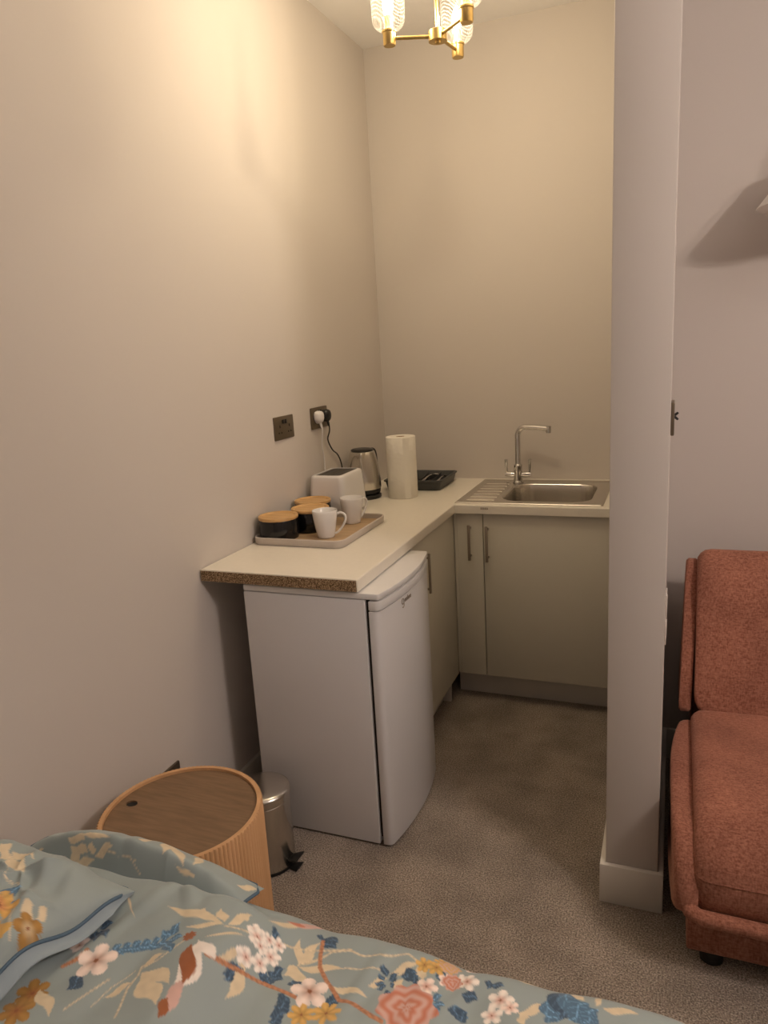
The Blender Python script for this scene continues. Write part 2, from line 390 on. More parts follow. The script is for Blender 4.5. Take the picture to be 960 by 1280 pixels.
# ---------------------------------------------------------------- sink and tap
def sink():
    t = thing('sink', 'stainless steel inset sink with a bowl and ribbed drainer', 'sink', (.85, -.33, HT))
    X0, X1, Y0, Y1 = .556, 1.168, -.583, -.045
    def sd(px, py, x0, y0, x1, y1, r):
        cx, cy = (x0 + x1) / 2, (y0 + y1) / 2; qx = np.abs(px - cx) - (x1 - x0) / 2 + r; qy = np.abs(py - cy) - (y1 - y0) / 2 + r
        return np.hypot(np.maximum(qx, 0), np.maximum(qy, 0)) + np.minimum(np.maximum(qx, qy), 0) - r
    # graded grid: fine around the bowl's wall
    def grade(a, b_, marks, fine=.0016, coarse=.006):
        v = [a]
        while v[-1] < b_ - 1e-6:
            d = min(abs(v[-1] - m) for m in marks)
            v.append(min(b_, v[-1] + (fine if d < .03 else coarse)))
        return np.array(v)
    bx0, bx1, by0, by1 = .738, 1.112, -.528, -.142
    gx = grade(X0, X1, (X0 + .012, bx0, bx1, X1 - .012)); gy = grade(Y0, Y1, (Y0 + .012, by0, by1, Y1 - .012))
    GX, GY = np.meshgrid(gx, gy, indexing='ij')
    ss = lambda x: (lambda u: u * u * (3 - 2 * u))(np.clip(x, 0, 1))
    e = -sd(GX, GY, X0, Y0, X1, Y1, .012)
    z = HT + .0005 + .005 * np.sqrt(np.clip(e / .006, 0, 1)) - .0035 * ss((e - .014) / .008)
    s = sd(GX, GY, bx0, by0, bx1, by1, .085)
    bowl = ss(-s / .018)
    z = z - .145 * bowl - .008 * ss(-s / .18) * bowl
    z = z + .0018 * np.exp(-((s - .006) / .006) ** 2)
    # drainer ribs
    dmask = ss((GX - .583) / .012) * ss((.712 + (GY + .3) * -.03 - GX) / .012)
    slant = .0
    ph = (GY + .545) / .062
    rib = np.clip(np.cos(2 * PI * ph) * 1.6, -1, 1)
    ym = ss((GY + .545) / .01) * ss((-.11 - GY) / .01)
    z = z + .0035 * rib * dmask * ym
    bm = BM(); n, m_ = GX.shape
    vs = [[bm.verts.new((GX[i, j], GY[i, j], z[i, j])) for j in range(m_)] for i in range(n)]
    for i in range(n - 1):
        for j in range(m_ - 1): bm.faces.new((vs[i][j], vs[i + 1][j], vs[i + 1][j + 1], vs[i][j + 1]))
    o = obj('basin', bm, M['steel'], t, smooth=80)
    sm = o.modifiers.new('thick', 'SOLIDIFY'); sm.thickness = .0008; sm.offset = -1
    bm = BM(); lathe(bm, [(.043, 0), (.043, .003), (.034, .004), (.030, .0015), (.0, .0015)][:4], (.92, -.34, HT - .1515), 32); lathe(bm, [(.017, .001), (.017, .006), (.006, .009)], (.92, -.34, HT - .1515), 24)
    obj('waste', bm, M['chrome'], t)
    bm = BM(); lathe(bm, [(.012, 0), (.012, .002), (.004, .003)], (.775, -.150, HT - .030), 16); obj('overflow', bm, M['chrome'], t)
sink()
def tap():
    bx, by, z = .738, -.112, HT + .0025
    t = thing('kitchen_tap', 'chrome swan neck mixer tap with two lever handles behind the sink', 'tap', (bx, by, z))
    bm = BM(); lathe(bm, [(.025, 0), (.026, .006), (.021, .010), (.019, .05), (.020, .052), (.020, .085), (.0155, .09)], (bx, by, z), 32); obj('body', bm, M['chrome'], t)
    bm = BM(); pts = [(bx, by, z + .08)] + [(bx, by, z + .2), (bx, by, z + .225)]
    dx = Vector((.98, -.2, 0)).normalized()
    for i in range(1, 9):
        a = PI / 2 * i / 8; q = Vector((bx, by, z + .225)) + dx * .04 * (1 - math.cos(a)) + Vector((0, 0, .04 * math.sin(a))); pts.append(tuple(q))
    q0 = Vector(pts[-1]); pts += [tuple(q0 + dx * .05 + Vector((0, 0, -.001))), tuple(q0 + dx * .115 + Vector((0, 0, -.006)))]
    tube(bm, pts, .0125, 20); e = q0 + dx * .112 + Vector((0, 0, -.006)); lathe(bm, [(.0115, -.020), (.012, 0), (.0125, .012)], tuple(e + Vector((0, 0, 0))), 20)
    obj('spout', bm, M['chrome'], t)
    for s in (-1, 1):
        bm = BM(); tube(bm, [(bx + s * .014, by, z + .040), (bx + s * .030, by, z + .040), (bx + s * .052, by, z + .041), (bx + s * .062, by, z + .041)], [.010, .0125, .0115, .009], 16); v = obj('valve', bm, M['chrome'], t)
        bm = BM(); tube(bm, [(bx + s * .053, by, z + .045), (bx + s * .055, by, z + .075), (bx + s * .057, by, z + .112)], [.0045, .006, .0068], 14); obj('lever', bm, M['chrome'], v)
tap()

# ---------------------------------------------------------------- on the worktop
def serving_tray():
    t = thing('serving_tray', 'pale greige tray with wooden base holding canisters and mugs', 'tray', (.2, -1.13, HT))
    x0, y0, x1, y1 = .020, -1.350, .378, -.925; z = HT
    bm = BM()
    loft(bm, [rrect(x0 + .006, y0 + .006, x1 - .006, y1 - .006, .030, z), rrect(x0 + .002, y0 + .002, x1 - .002, y1 - .002, .034, z + .004), rrect(x0, y0, x1, y1, .036, z + .027), rrect(x0 + .003, y0 + .003, x1 - .003, y1 - .003, .033, z + .029), rrect(x0 + .006, y0 + .006, x1 - .006, y1 - .006, .03, z + .027), rrect(x0 + .008, y0 + .008, x1 - .008, y1 - .008, .028, z + .0075)])
    obj('rim', bm, M['tray'], t, smooth=50)
    bm = BM(); prism(bm, [(p[0], p[1]) for p in rrect(x0 + .0085, y0 + .0085, x1 - .0085, y1 - .0085, .028, 0)], z + .0055, z + .009); obj('base_panel', bm, M['traywood'], t, smooth=0, label='wooden base panel')
serving_tray()
ZT = HT + .0092
def canister(x, y, label):
    t = thing('canister', label, 'canister', (x, y, ZT), 'black canisters with bamboo lids')
    bm = BM(); lathe(bm, [(.064, 0), (.0695, .004), (.0705, .012), (.0705, .070), (.069, .074), (.064, .074), (.064, .008)], (x, y, ZT), 64); obj('jar', bm, M['blackceramic'], t)
    bm = BM(); lathe(bm, [(.062, .068), (.062, .0745), (.071, .0748), (.0722, .077), (.0722, .084), (.071, .086), (.064, .0865), (.060, .0845), (.058, .082)], (x, y, ZT), 64); obj('lid', bm, M['bamboo'], t, smooth=50, label='bamboo lid')
    return t
c0 = canister(.094, -1.272, 'black canister with bamboo lid, nearest the front edge of the tray')
dup(c0, (.153, -1.134, ZT), 'black canister with bamboo lid standing directly behind the front mug')
dup(c0, (.096, -1.000, ZT), 'black canister with bamboo lid, hindmost of the three, by the toaster')
def mug():
    x, y = .262, -1.232
    t = thing('mug', 'white mug with its handle to the right, at the front of the tray', 'mug', (x, y, ZT), 'white mugs on the tray')
    prof = [(.026, 0), (.0295, .001), (.031, .006), (.034, .02), (.0385, .045), (.0425, .07), (.045, .092), (.0455, .099), (.0445, .1005), (.0430, .099), (.0400, .07), (.036, .045), (.031, .018), (.027, .008)]
    bm = BM(); lathe(bm, prof, (x, y, ZT), 56); obj('cup', bm, M['ceramic'], t, smooth=60)
    bm = BM(); pts = smoothpath([(x + .041, y, ZT + .083), (x + .058, y, ZT + .089), (x + .073, y, ZT + .080), (x + .074, y, ZT + .062), (x + .062, y, ZT + .038), (x + .046, y, ZT + .020), (x + .034, y, ZT + .013)], 6)
    tube(bm, pts, .0042, 12); obj('handle', bm, M['ceramic'], t, smooth=60)
    return t
m0 = mug(); m0.rotation_euler = (0, 0, math.radians(15))
dup(m0, (.270, -1.012, ZT), 'white mug behind the front one, near the far side of the tray', rotz=math.radians(62))

def toaster():
    cx, cy = .1215, -.815
    t = thing('toaster', 'white two slice toaster against the left wall behind the tray', 'toaster', (cx, cy, HT))
    z = HT
    def ring(hx, hy, zz, r=.022): return rrect(cx - hx, cy - hy, cx + hx, cy + hy, r, z + zz)
    bm = BM()
    loft(bm, [ring(.076, .112, .008, .02), ring(.083, .117, .014), ring(.083, .118, .03), ring(.075, .109, .150), ring(.0735, .108, .164), ring(.071, .1055, .171), ring(.067, .1015, .174), ring(.058, .093, .1745, .016), ring(.058, .093, .168, .016)])
    obj('housing', bm, M['whiteplastic'], t, smooth=45)
    bm = BM(); prism(bm, [(p[0], p[1]) for p in ring(.0575, .0925, 0, .016)], z + .1665, z + .1715)
    obj('slot_plate', bm, M['black'], t, smooth=0, label='black slot plate')
    for s in (-1, 1):
        bm = BM()
        for q in (-.017, .017): box(bm, (cx + s * .025 + q - .0008, cy - .075, z + .1716), (cx + s * .025 + q + .0008, cy + .075, z + .1742))
        obj('slot_grille', bm, M['steel'], t, smooth=0, label='steel slot wires')
    bm = BM(); box(bm, (cx - .018, cy + .108, z + .10), (cx + .018, cy + .135, z + .115)); obj('lever', bm, M['whiteplastic'], t, bevel=.004)
    for sx in (-1, 1):
        for sy in (-1, 1):
            bm = BM(); lathe(bm, [(.008, 0), (.008, .0085)], (cx + sx * .06, cy + sy * .09, z), 14); obj('foot', bm, M['black'], t)
    # white lead: plug in the right-hand double socket, lead falls behind the toaster
    px, py, pz = WXf(-.737) + .0105, -.772, 1.300
    bm = BM(); tube(bm, smoothpath([(px + .020, py, pz - .030), (px + .022, py, pz - .06), (px + .008, py + .015, pz - .12), (px + .004, py + .033, pz - .18), (px + .004, py + .036, pz - .25), (px + .006, py + .045, HT + .02), (px + .02, py + .06, HT + .004), (.08, -.695, HT + .004), (.10, -.694, HT + .04), (.11, -.6985, HT + .05)], 8), .0028, 8)
    c = obj('cord', bm, M['whiteplastic'], t, label='white mains cord')
    plug(c, px, py, pz, 'whiteplastic', 'white mains plug')
def plug(parent, px, py, pz, m, label):
    bm = BM()
    def ring(x, s):
        return [(px + x, py + s * yy, pz + s * zz) for yy, zz in ((-.019, .023), (0, .026), (.019, .023), (.025, .012), (.025, -.008), (.017, -.022), (.007, -.027), (-.007, -.027), (-.017, -.022), (-.025, -.008), (-.025, .012))]
    loft(bm, [ring(0, .95), ring(.004, 1), ring(.016, .98), ring(.024, .80), ring(.028, .55)])
    tube(bm, [(px + .014, py, pz - .022), (px + .018, py, pz - .036), (px + .020, py, pz - .046)], [.0065, .005, .0035], 10)
    obj('plug', bm, M[m], parent, smooth=50, label=label)
toaster()
def kettle():
    cx, cy = .108, -.505; z = HT
    t = thing('kettle', 'brushed steel jug kettle on a black base', 'kettle', (cx, cy, z))
    bm = BM(); lathe(bm, [(.074, 0), (.077, .004), (.077, .014), (.070, .020), (.066, .021)], (cx, cy, z), 56); obj('base', bm, M['black'], t)
    # the lower black collar, then the steel body with a lip pulled out for the spout
    bm = BM(); lathe(bm, [(.066, .022), (.0735, .026), (.0755, .044)], (cx, cy, z), 56); obj('collar', bm, M['black'], t)
    sd = Vector((.30, -.954, 0)).normalized(); sa = math.atan2(sd.y, sd.x)
    rings = []; n = 96
    prof = [(.0755, .0445), (.078, .050), (.0775, .085), (.073, .130), (.066, .175), (.060, .200), (.0565, .212), (.052, .2155)]
    for r, zz in prof:
        rg = []
        for i in range(n):
            a = 2 * PI * i / n; d = (a - sa + PI) % (2 * PI) - PI
            k = max(0, (zz - .135) / .075); k = min(1, k)
            add = .020 * k * math.exp(-(d / .20) ** 2) if zz > .14 else 0
            rg.append((cx + (r + add) * math.cos(a), cy + (r + add) * math.sin(a), z + zz))
        rings.append(rg)
    bm = BM(); loft(bm, rings); obj('jug', bm, M['steel'], t, smooth=50)
    bm = BM(); lathe(bm, [(.050, .2157), (.0515, .218), (.050, .223), (.043, .226), (.0, .227)][:4], (cx, cy, z), 48); obj('lid', bm, M['black'], t)
    bm = BM(); hd = Vector((.18, .98, 0)).normalized(); c = Vector((cx, cy, z))
    pts = smoothpath([c + hd * .056 + Vector((0, 0, .205)), c + hd * .088 + Vector((0, 0, .208)), c + hd * .104 + Vector((0, 0, .185)), c + hd * .108 + Vector((0, 0, .125)), c + hd * .100 + Vector((0, 0, .075)), c + hd * .074 + Vector((0, 0, .060))], 6)
    tube(bm, pts, [.008] * 4 + [.0105] * (len(pts) - 8) + [.008] * 4, 14); obj('handle', bm, M['black'], t, smooth=60)
    bm = BM(); w = []
    px, py, pz = WXf(-.737) + .0105, -.702, 1.300
    tube(bm, smoothpath([(px + .020, py, pz - .030), (px + .021, py, pz - .065), (px + .006, py + .008, pz - .105), (px + .004, py + .05, pz - .155), (px + .004, py + .10, pz - .185), (px + .006, py + .13, pz - .24), (px + .006, py + .14, HT + .04), (px + .012, py + .15, HT + .006), (.045, -.54, HT + .006)], 8), .0032, 8)
    c = obj('cord', bm, M['black'], t, label='black mains cord')
    plug(c, px, py, pz, 'black', 'black mains plug')
kettle()
def paper_roll():
    cx, cy, z = .283, -.470, HT
    t = thing('kitchen_roll', 'tall white roll of kitchen paper standing on the worktop', 'kitchen roll', (cx, cy, z))
    bm = BM(); n = 90; rings = []
    for zz, dr in ((0, -.002), (.002, 0), (.10, .0006), (.19, 0), (.274, 0), (.276, -.002)):
        rings.append([(cx + (.0665 + dr + .0007 * math.sin(5 * a)) * math.cos(a), cy + (.0665 + dr + .0007 * math.sin(5 * a)) * math.sin(a), z + zz) for a in [2 * PI * i / n for i in range(n)]])
    for r, zz in ((.055, .2755), (.022, .2755), (.0205, .274), (.0205, .02)):
        rings.append([(cx + r * math.cos(2 * PI * i / n), cy + r * math.sin(2 * PI * i / n), z + zz) for i in range(n)])
    loft(bm, rings); obj('paper', bm, M['paper'], t, smooth=50)
    bm = BM(); lathe(bm, [(.0200, .004), (.0200, .2745), (.0185, .2745), (.0185, .006)], (cx, cy, z), 40); obj('cardboard_core', bm, M['traywood'], t, label='brown cardboard core')
    bm = BM(); d = math.radians(-62)   # loose end of the sheet
    arc = [(cx + .0685 * math.cos(d + k * .06), cy + .0685 * math.sin(d + k * .06)) for k in range(8)]
    inn = [(cx + .0675 * math.cos(d + k * .06), cy + .0675 * math.sin(d + k * .06)) for k in range(8)]
    prism(bm, arc + inn[::-1], z + .003, z + .273); obj('loose_sheet', bm, M['paper'], t, smooth=50)
paper_roll()
def cutlery_tray():
    x0, y0, x1, y1, z = .135, -.345, .425, -.050, HT
    t = thing('cutlery_tray', 'charcoal plastic cutlery tray in the corner of the worktop', 'cutlery tray', ((x0 + x1) / 2, (y0 + y1) / 2, z))
    R = lambda d, zz, r=.02: rrect(x0 + d, y0 + d, x1 - d, y1 - d, r, z + zz)
    bm = BM()
    loft(bm, [R(.018, 0), R(.014, .003), R(.006, .040), R(.0, .043), R(0, .048), R(.003, .050), R(.009, .049), R(.012, .044), R(.021, .006)])
    obj('shell', bm, M['greyplastic'], t, smooth=45)
    for k, xx in enumerate((.205, .272, .338)):
        bm = BM(); n = 14; top = []
        for i in range(n + 1):
            y = y0 + .085 + (y1 - .014 - y0 - .085) * i / n; u = abs(2 * i / n - 1)
            top.append((y, z + .030 + .013 * u * u))
        loft(bm, [[(xx - .003, y, z + .0055), (xx - .0018, y, zz), (xx + .0018, y, zz), (xx + .003, y, z + .0055)] for y, zz in top])
        obj('divider', bm, M['greyplastic'], t, smooth=45)
    bm = BM(); box(bm, (x0 + .018, y0 + .079, z + .0055), (x1 - .018, y0 + .084, z + .036)); obj('divider', bm, M['greyplastic'], t, bevel=.0012)
cutlery_tray()
def spoon(x, y, rz, z, label, kind):
    t = bpy.data.objects  # a spoon or fork: one solid piece of steel
    bm = BM(); n = 20; L = .17; rings = []
    for i in range(n + 1):
        s = i / n; yy = -L / 2 + L * s
        w = .0035 + .0035 * max(0, 1 - s * 4) if s < .68 else .0035 + .0155 * math.sin(PI * min(1, (s - .68) / .32)) ** .7
        if i == n: w = .004
        dz = (.006 * math.sin(PI * s)) - (.006 * math.sin(PI * (s - .68) / .32) if s > .68 else 0)
        rings.append([(-w, yy, dz + .002), (0, yy, dz - (.0 if s < .68 else .0025) + .0004), (w, yy, dz + .002), (0, yy, dz + .0022 - (.0 if s < .68 else .0025))])
    loft(bm, rings)
    bmesh.ops.rotate(bm, verts=bm.verts, cent=(0, 0, 0), matrix=Matrix.Rotation(rz, 3, 'Z'))
    bmesh.ops.translate(bm, verts=bm.verts, vec=(x, y, z))
    o = obj(kind, bm, M['chrome'], loc=(x, y, z), smooth=60); tag(o, label, 'cutlery', 'steel cutlery in the tray'); return o
spoon(.300, -.155, .05, HT + .030, 'steel spoon lying in the middle compartment of the cutlery tray', 'spoon')
spoon(.316, -.160, -.06, HT + .037, 'steel spoon heaped on top in the middle compartment of the cutlery tray', 'spoon')
spoon(.375, -.155, .04, HT + .030, 'steel spoon in the right-hand compartment of the cutlery tray', 'spoon')
def knife(x, y, z, label):
    bm = BM(); prism(bm, [(x - .006, y - .08), (x + .006, y - .08), (x + .007, y + .06), (x + .003, y + .085), (x - .005, y + .09)], z, z + .0022)
    o = obj('knife', bm, M['chrome'], loc=(x, y, z), smooth=0); tag(o, label, 'cutlery', 'steel cutlery in the tray'); return o
knife(.398, -.160, HT + .030, 'steel knife beside the spoon in the right-hand cutlery compartment')

# ---------------------------------------------------------------- sockets and switches
def double_socket(y, z, label, switch_only=False):
    t = thing('double_socket', label, 'socket', (WX, y, z), 'bronze double wall sockets')
    bm = BM(); box(bm, (WX, y - .074, z - .0445), (WX + .0085, y + .074, z + .0445)); obj('plate', bm, M['bronze'], t, bevel=.003)
    for s in (-1, 1):
        bm = BM(); c = y + s * .037
        box(bm, (WX + .0086, c - .003, z + .001), (WX + .0092, c + .003, z + .011))
        box(bm, (WX + .0086, c - .0135, z - .020), (WX + .0092, c - .0065, z - .015)); box(bm, (WX + .0086, c + .0065, z - .020), (WX + .0092, c + .0135, z - .015))
        obj('pin_holes', bm, M['dark'], t, smooth=0, label='black pin holes')
        bm = BM(); box(bm, (WX + .0086, y + s * .010 - .006, z + .016), (WX + .0125, y + s * .010 + .006, z + .032)); obj('rocker', bm, M['black'], t, bevel=.001, label='black rocker')
    return t
s0 = double_socket(-1.037, 1.288, 'bronze double wall socket with nothing plugged in, left of the plugs')
dup(s0, (WXf(-.737), -.737, 1.295), 'bronze double wall socket with a white and a black plug in it')
dup(s0, (WXf(-1.94), -1.940, .303), 'bronze double wall socket low down, mostly hidden behind the round side table')
def partition_switch():
    y, z, x = -1.46, 1.342, NX1
    t = thing('light_switch', 'dark bronze light switch on the edge of the partition, seen side on', 'switch', (x, y, z))
    bm = BM(); box(bm, (x, y - .043, z - .043), (x + .009, y + .043, z + .043)); obj('plate', bm, M['bronze'], t, bevel=.003)
    for s in (-1, 1):
        bm = BM(); tube(bm, [(x + .008, y + s * .012, z + .004), (x + .018, y + s * .012, z + .004 + s * .008)], [.004, .0028], 10); obj('toggle', bm, M['black'], t)
    for zz, label in ((.828, 'white socket plate low on the partition, the upper of two seen side on'), (.752, 'white socket plate low on the partition, the lower of two seen side on')):
        t = thing('socket_plate', label, 'socket', (x, y, zz))
        bm = BM(); box(bm, (x, y - .036, zz - .034), (x + .004, y + .036, zz + .034)); obj('plate', bm, M['trim'], t, bevel=.002)
        bm = BM(); box(bm, (x + .004, y - .02, zz - .02), (x + .005, y + .02, zz + .02)); obj('faceplate', bm, M['trim'], t, bevel=.0005)
partition_switch()

# ---------------------------------------------------------------- pendant lamps
def chandelier(cx, cy, zh, rot, label, power, color, name='chandelier'):
    t = thing(name, label, 'ceiling lamp', (cx, cy, H), None)
    bm = BM(); lathe(bm, [(.028, -.014), (.028, .014), (.024, .017)], (cx, cy, zh), 40); lathe(bm, [(.004, -.022), (.009, -.020), (.010, -.014)], (cx, cy, zh), 16); obj('hub', bm, M['brass'], t, bevel=0)
    bm = BM(); tube(bm, [(cx, cy, zh + .015), (cx, cy, H - .025)], .0065, 16); obj('rod', bm, M['brass'], t)
    bm = BM(); lathe(bm, [(.05, -.028), (.055, -.024), (.055, -.0005)], (cx, cy, H), 40); obj('canopy', bm, M['brass'], t)
    for k in range(3):
        a = rot + k * 2 * PI / 3; ex, ey = cx + .146 * math.cos(a), cy + .146 * math.sin(a)
        bm = BM(); tube(bm, [(cx + .024 * math.cos(a), cy + .024 * math.sin(a), zh), (ex - .012 * math.cos(a), ey - .012 * math.sin(a), zh + .002)], .0055, 12)
        arm = obj('arm', bm, M['brass'], t)
        bm = BM(); lathe(bm, [(.0175, -.018), (.019, -.014), (.0195, .016), (.022, .018), (.022, .023), (.019, .024)], (ex, ey, zh), 32); obj('lamp_holder', bm, M['brass'], t)
        bm = BM(); lathe(bm, [(.0125, .024), (.0125, .062), (.010, .064)], (ex, ey, zh), 24); obj('bulb_sleeve', bm, M['candle'], t)
        prof = [(.008, .064), (.013, .072), (.0175, .086), (.0165, .100), (.010, .118), (.004, .130)]
        bm = BM(); lathe(bm, prof, (ex, ey, zh), 24); obj('bulb', bm, M['bulb'], t, label='glowing bulb')
        pr = []
        for i in range(9):
            q = PI / 2 * i / 8; pr.append((.022 + .028 * math.sin(q), .024 + .034 * (1 - math.cos(q))))
        pr += [(.0505, .09), (.0505, .13), (.049, .165)]
        bm = BM(); lathe(bm, pr, (ex, ey, zh), 72, False, False); obj('glass_shade', bm, M['glass'], t, smooth=60, label='clear patterned glass shade')
        l = bpy.data.lights.new('bulb_light', 'POINT'); l.energy = power; l.color = color; l.shadow_soft_size = .018
        lo = bpy.data.objects.new('bulb_light', l); COL.objects.link(lo); lo.parent = t; lo.location = (ex - cx, ey - cy, zh + .095 - H)
    return t
ra = math.atan2(.3625, .9302)
chandelier(.724, -1.150, 2.471, ra + PI, 'brass three-arm ceiling lamp with patterned glass shades over the kitchenette', KITCHEN_W, KITCHEN_C)
chandelier(ROOM_LAMP[0], ROOM_LAMP[1], 2.40, .4, 'brass three-arm ceiling lamp over the bedroom floor', ROOM_W, ROOM_C)

def wall_lamp():
    cx, wy = 1.795, FARY
    t = thing('wall_lamp', 'wall lamp with a pale conical shade above the rust sofa', 'wall lamp', (cx, wy, 2.05))
    cy = wy - .17
    bm = BM(); rings = [(.168, 0), (.172, .003), (.06, .145), (.052, .148), (.05, .144), (.160, .004)]
    lathe(bm, rings, (cx, cy, 1.890), 56); obj('lamp_shade', bm, M['shade'], t, smooth=40)
    bm = BM(); tube(bm, [(cx, cy, 2.03), (cx, cy, 2.10)], .014, 16); obj('lamp_holder', bm, M['brass'], t)
    bm = BM(); tube(bm, smoothpath([(cx, wy - .01, 2.10), (cx, wy - .05, 2.16), (cx, wy - .12, 2.165), (cx, cy, 2.10)], 8), .007, 12); obj('arm', bm, M['brass'], t)
    bm = BM(); tube(bm, [(cx, wy, 2.10), (cx, wy - .016, 2.10)], .045, 32); obj('wall_plate', bm, M['brass'], t)
wall_lamp()

# ---------------------------------------------------------------- round side table and bin
def side_table():
    cx, cy, r, h = .281, -2.200, .200, .450
    t = thing('side_table', 'round fluted side table in orange oak with a brown top', 'side table', (cx, cy, 0))
    n = 112 * 4; rings = []
    def ring(rr, z, amp):
        return [(cx + (rr + amp * abs(math.sin(PI * 112 * i / n))) * math.cos(2 * PI * i / n), cy + (rr + amp * abs(math.sin(PI * 112 * i / n))) * math.sin(2 * PI * i / n), z) for i in range(n)]
    bm = BM()
    loft(bm, [ring(r - .045, .0, 0), ring(r - .022, .006, .002), ring(r - .006, .03, .004), ring(r, .06, .0042), ring(r, h - .003, .0042), ring(r - .0015, h, .003), ring(r - .010, h, 0), ring(r - .010, h - .014, 0)], mi=0)
    obj('fluted_drum', bm, M['flute'], t, smooth=50)
    bm = BM(); hx, hy, hr = .128, -2.205, .0125      # lid panel with a finger hole
    outer = [(cx + (r - .0105) * math.cos(2 * PI * i / 64), cy + (r - .0105) * math.sin(2 * PI * i / 64)) for i in range(64)]
    vo = [bm.verts.new((x, y, h - .008)) for x, y in outer]
    vi = [bm.verts.new((hx + hr * 1.3 * math.cos(2 * PI * i / 64), hy + hr * math.sin(2 * PI * i / 64), h - .008)) for i in range(64)]
    vd = [bm.verts.new((v.co.x, v.co.y, h - .013)) for v in vi]
    for i in range(64):
        j = (i + 1) % 64; bm.faces.new((vo[i], vo[j], vi[j], vi[i])); bm.faces.new((vi[i], vi[j], vd[j], vd[i]))
    obj('table_top', bm, M['walnut'], t, smooth=20, label='brown veneered lid with a finger hole')
    bm = BM(); lathe(bm, [(.02, 0), (.02, .0005)], (hx, hy, h - .0136), 24); obj('finger_hole', bm, M['dark'], t, smooth=0)
side_table()
def bin_():
    cx, cy = .262, -1.805
    t = thing('pedal_bin', 'small steel pedal bin between the round side table and the fridge', 'bin', (cx, cy, 0))
    bm = BM(); lathe(bm, [(.078, 0), (.084, .003), (.084, .012)], (cx, cy, 0), 56); obj('base_ring', bm, M['black'], t)
    bm = BM(); lathe(bm, [(.0825, .012), (.0835, .014), (.0835, .230), (.0815, .232)], (cx, cy, 0), 64); obj('bucket', bm, M['steel'], t)
    bm = BM(); lathe(bm, [(.0850, .2325), (.0862, .236), (.0862, .255), (.0845, .261), (.074, .266), (.045, .270), (.012, .2715)], (cx, cy, 0), 64); obj('lid', bm, M['steel'], t, smooth=50)
    d = Vector((.97, -.05, 0)).normalized(); s = Vector((-d.y, d.x, 0)); c = Vector((cx, cy, 0))
    bm = BM()
    def slab(r0, r1, w0, w1, z0, z1, th):
        P = [c + d * r0 - s * w0 + Vector((0, 0, z0)), c + d * r1 - s * w1 + Vector((0, 0, z1)), c + d * r1 + s * w1 + Vector((0, 0, z1)), c + d * r0 + s * w0 + Vector((0, 0, z0))]
        loft(bm, [P, [p + Vector((0, 0, th)) for p in P]])
    slab(.080, .118, .016, .026, .030, .042, .006); slab(.080, .114, .012, .022, .002, .006, .005)
    obj('pedal', bm, M['black'], t, bevel=.0015)
bin_()

# ---------------------------------------------------------------- sofa
def cushion(name, x0, x1, prof, parent, m, puff=.02, edge=.05, nx=28):
    """prof: closed loop of (y,z) for the section; the ends draw in to give rounded sides"""
    n = len(prof); cy = sum(p[0] for p in prof) / n; cz = sum(p[1] for p in prof) / n; rings = []
    for i in range(nx + 1):
        s = (1 - math.cos(PI * i / nx)) / 2; x = x0 + (x1 - x0) * s
        d = min(x - x0, x1 - x); k = math.sqrt(max(0, 1 - (1 - min(1, d / edge)) ** 2)); sc = .80 + .20 * k
        rings.append([(x, cy + (p[0] - cy) * (1 - (1 - sc) * .55), cz + (p[1] - cz) * sc + puff * math.sin(PI * s) * (1 if p[1] > cz else 0) * .5) for p in prof])
    bm = BM(); loft(bm, rings); return obj(name, bm, m, parent, smooth=60)
def roundpoly(pts, r, k=5):
    out = []; n = len(pts)
    for i in range(n):
        a, b_, c = Vector(pts[i - 1]), Vector(pts[i]), Vector(pts[(i + 1) % n]); rr = r[i] if isinstance(r, (list, tuple)) else r
        p = b_ + (a - b_).normalized() * rr; q = b_ + (c - b_).normalized() * rr
        for j in range(k + 1):
            u = j / k; out.append(tuple((1 - u) ** 2 * p + 2 * u * (1 - u) * b_ + u * u * q))
    return out
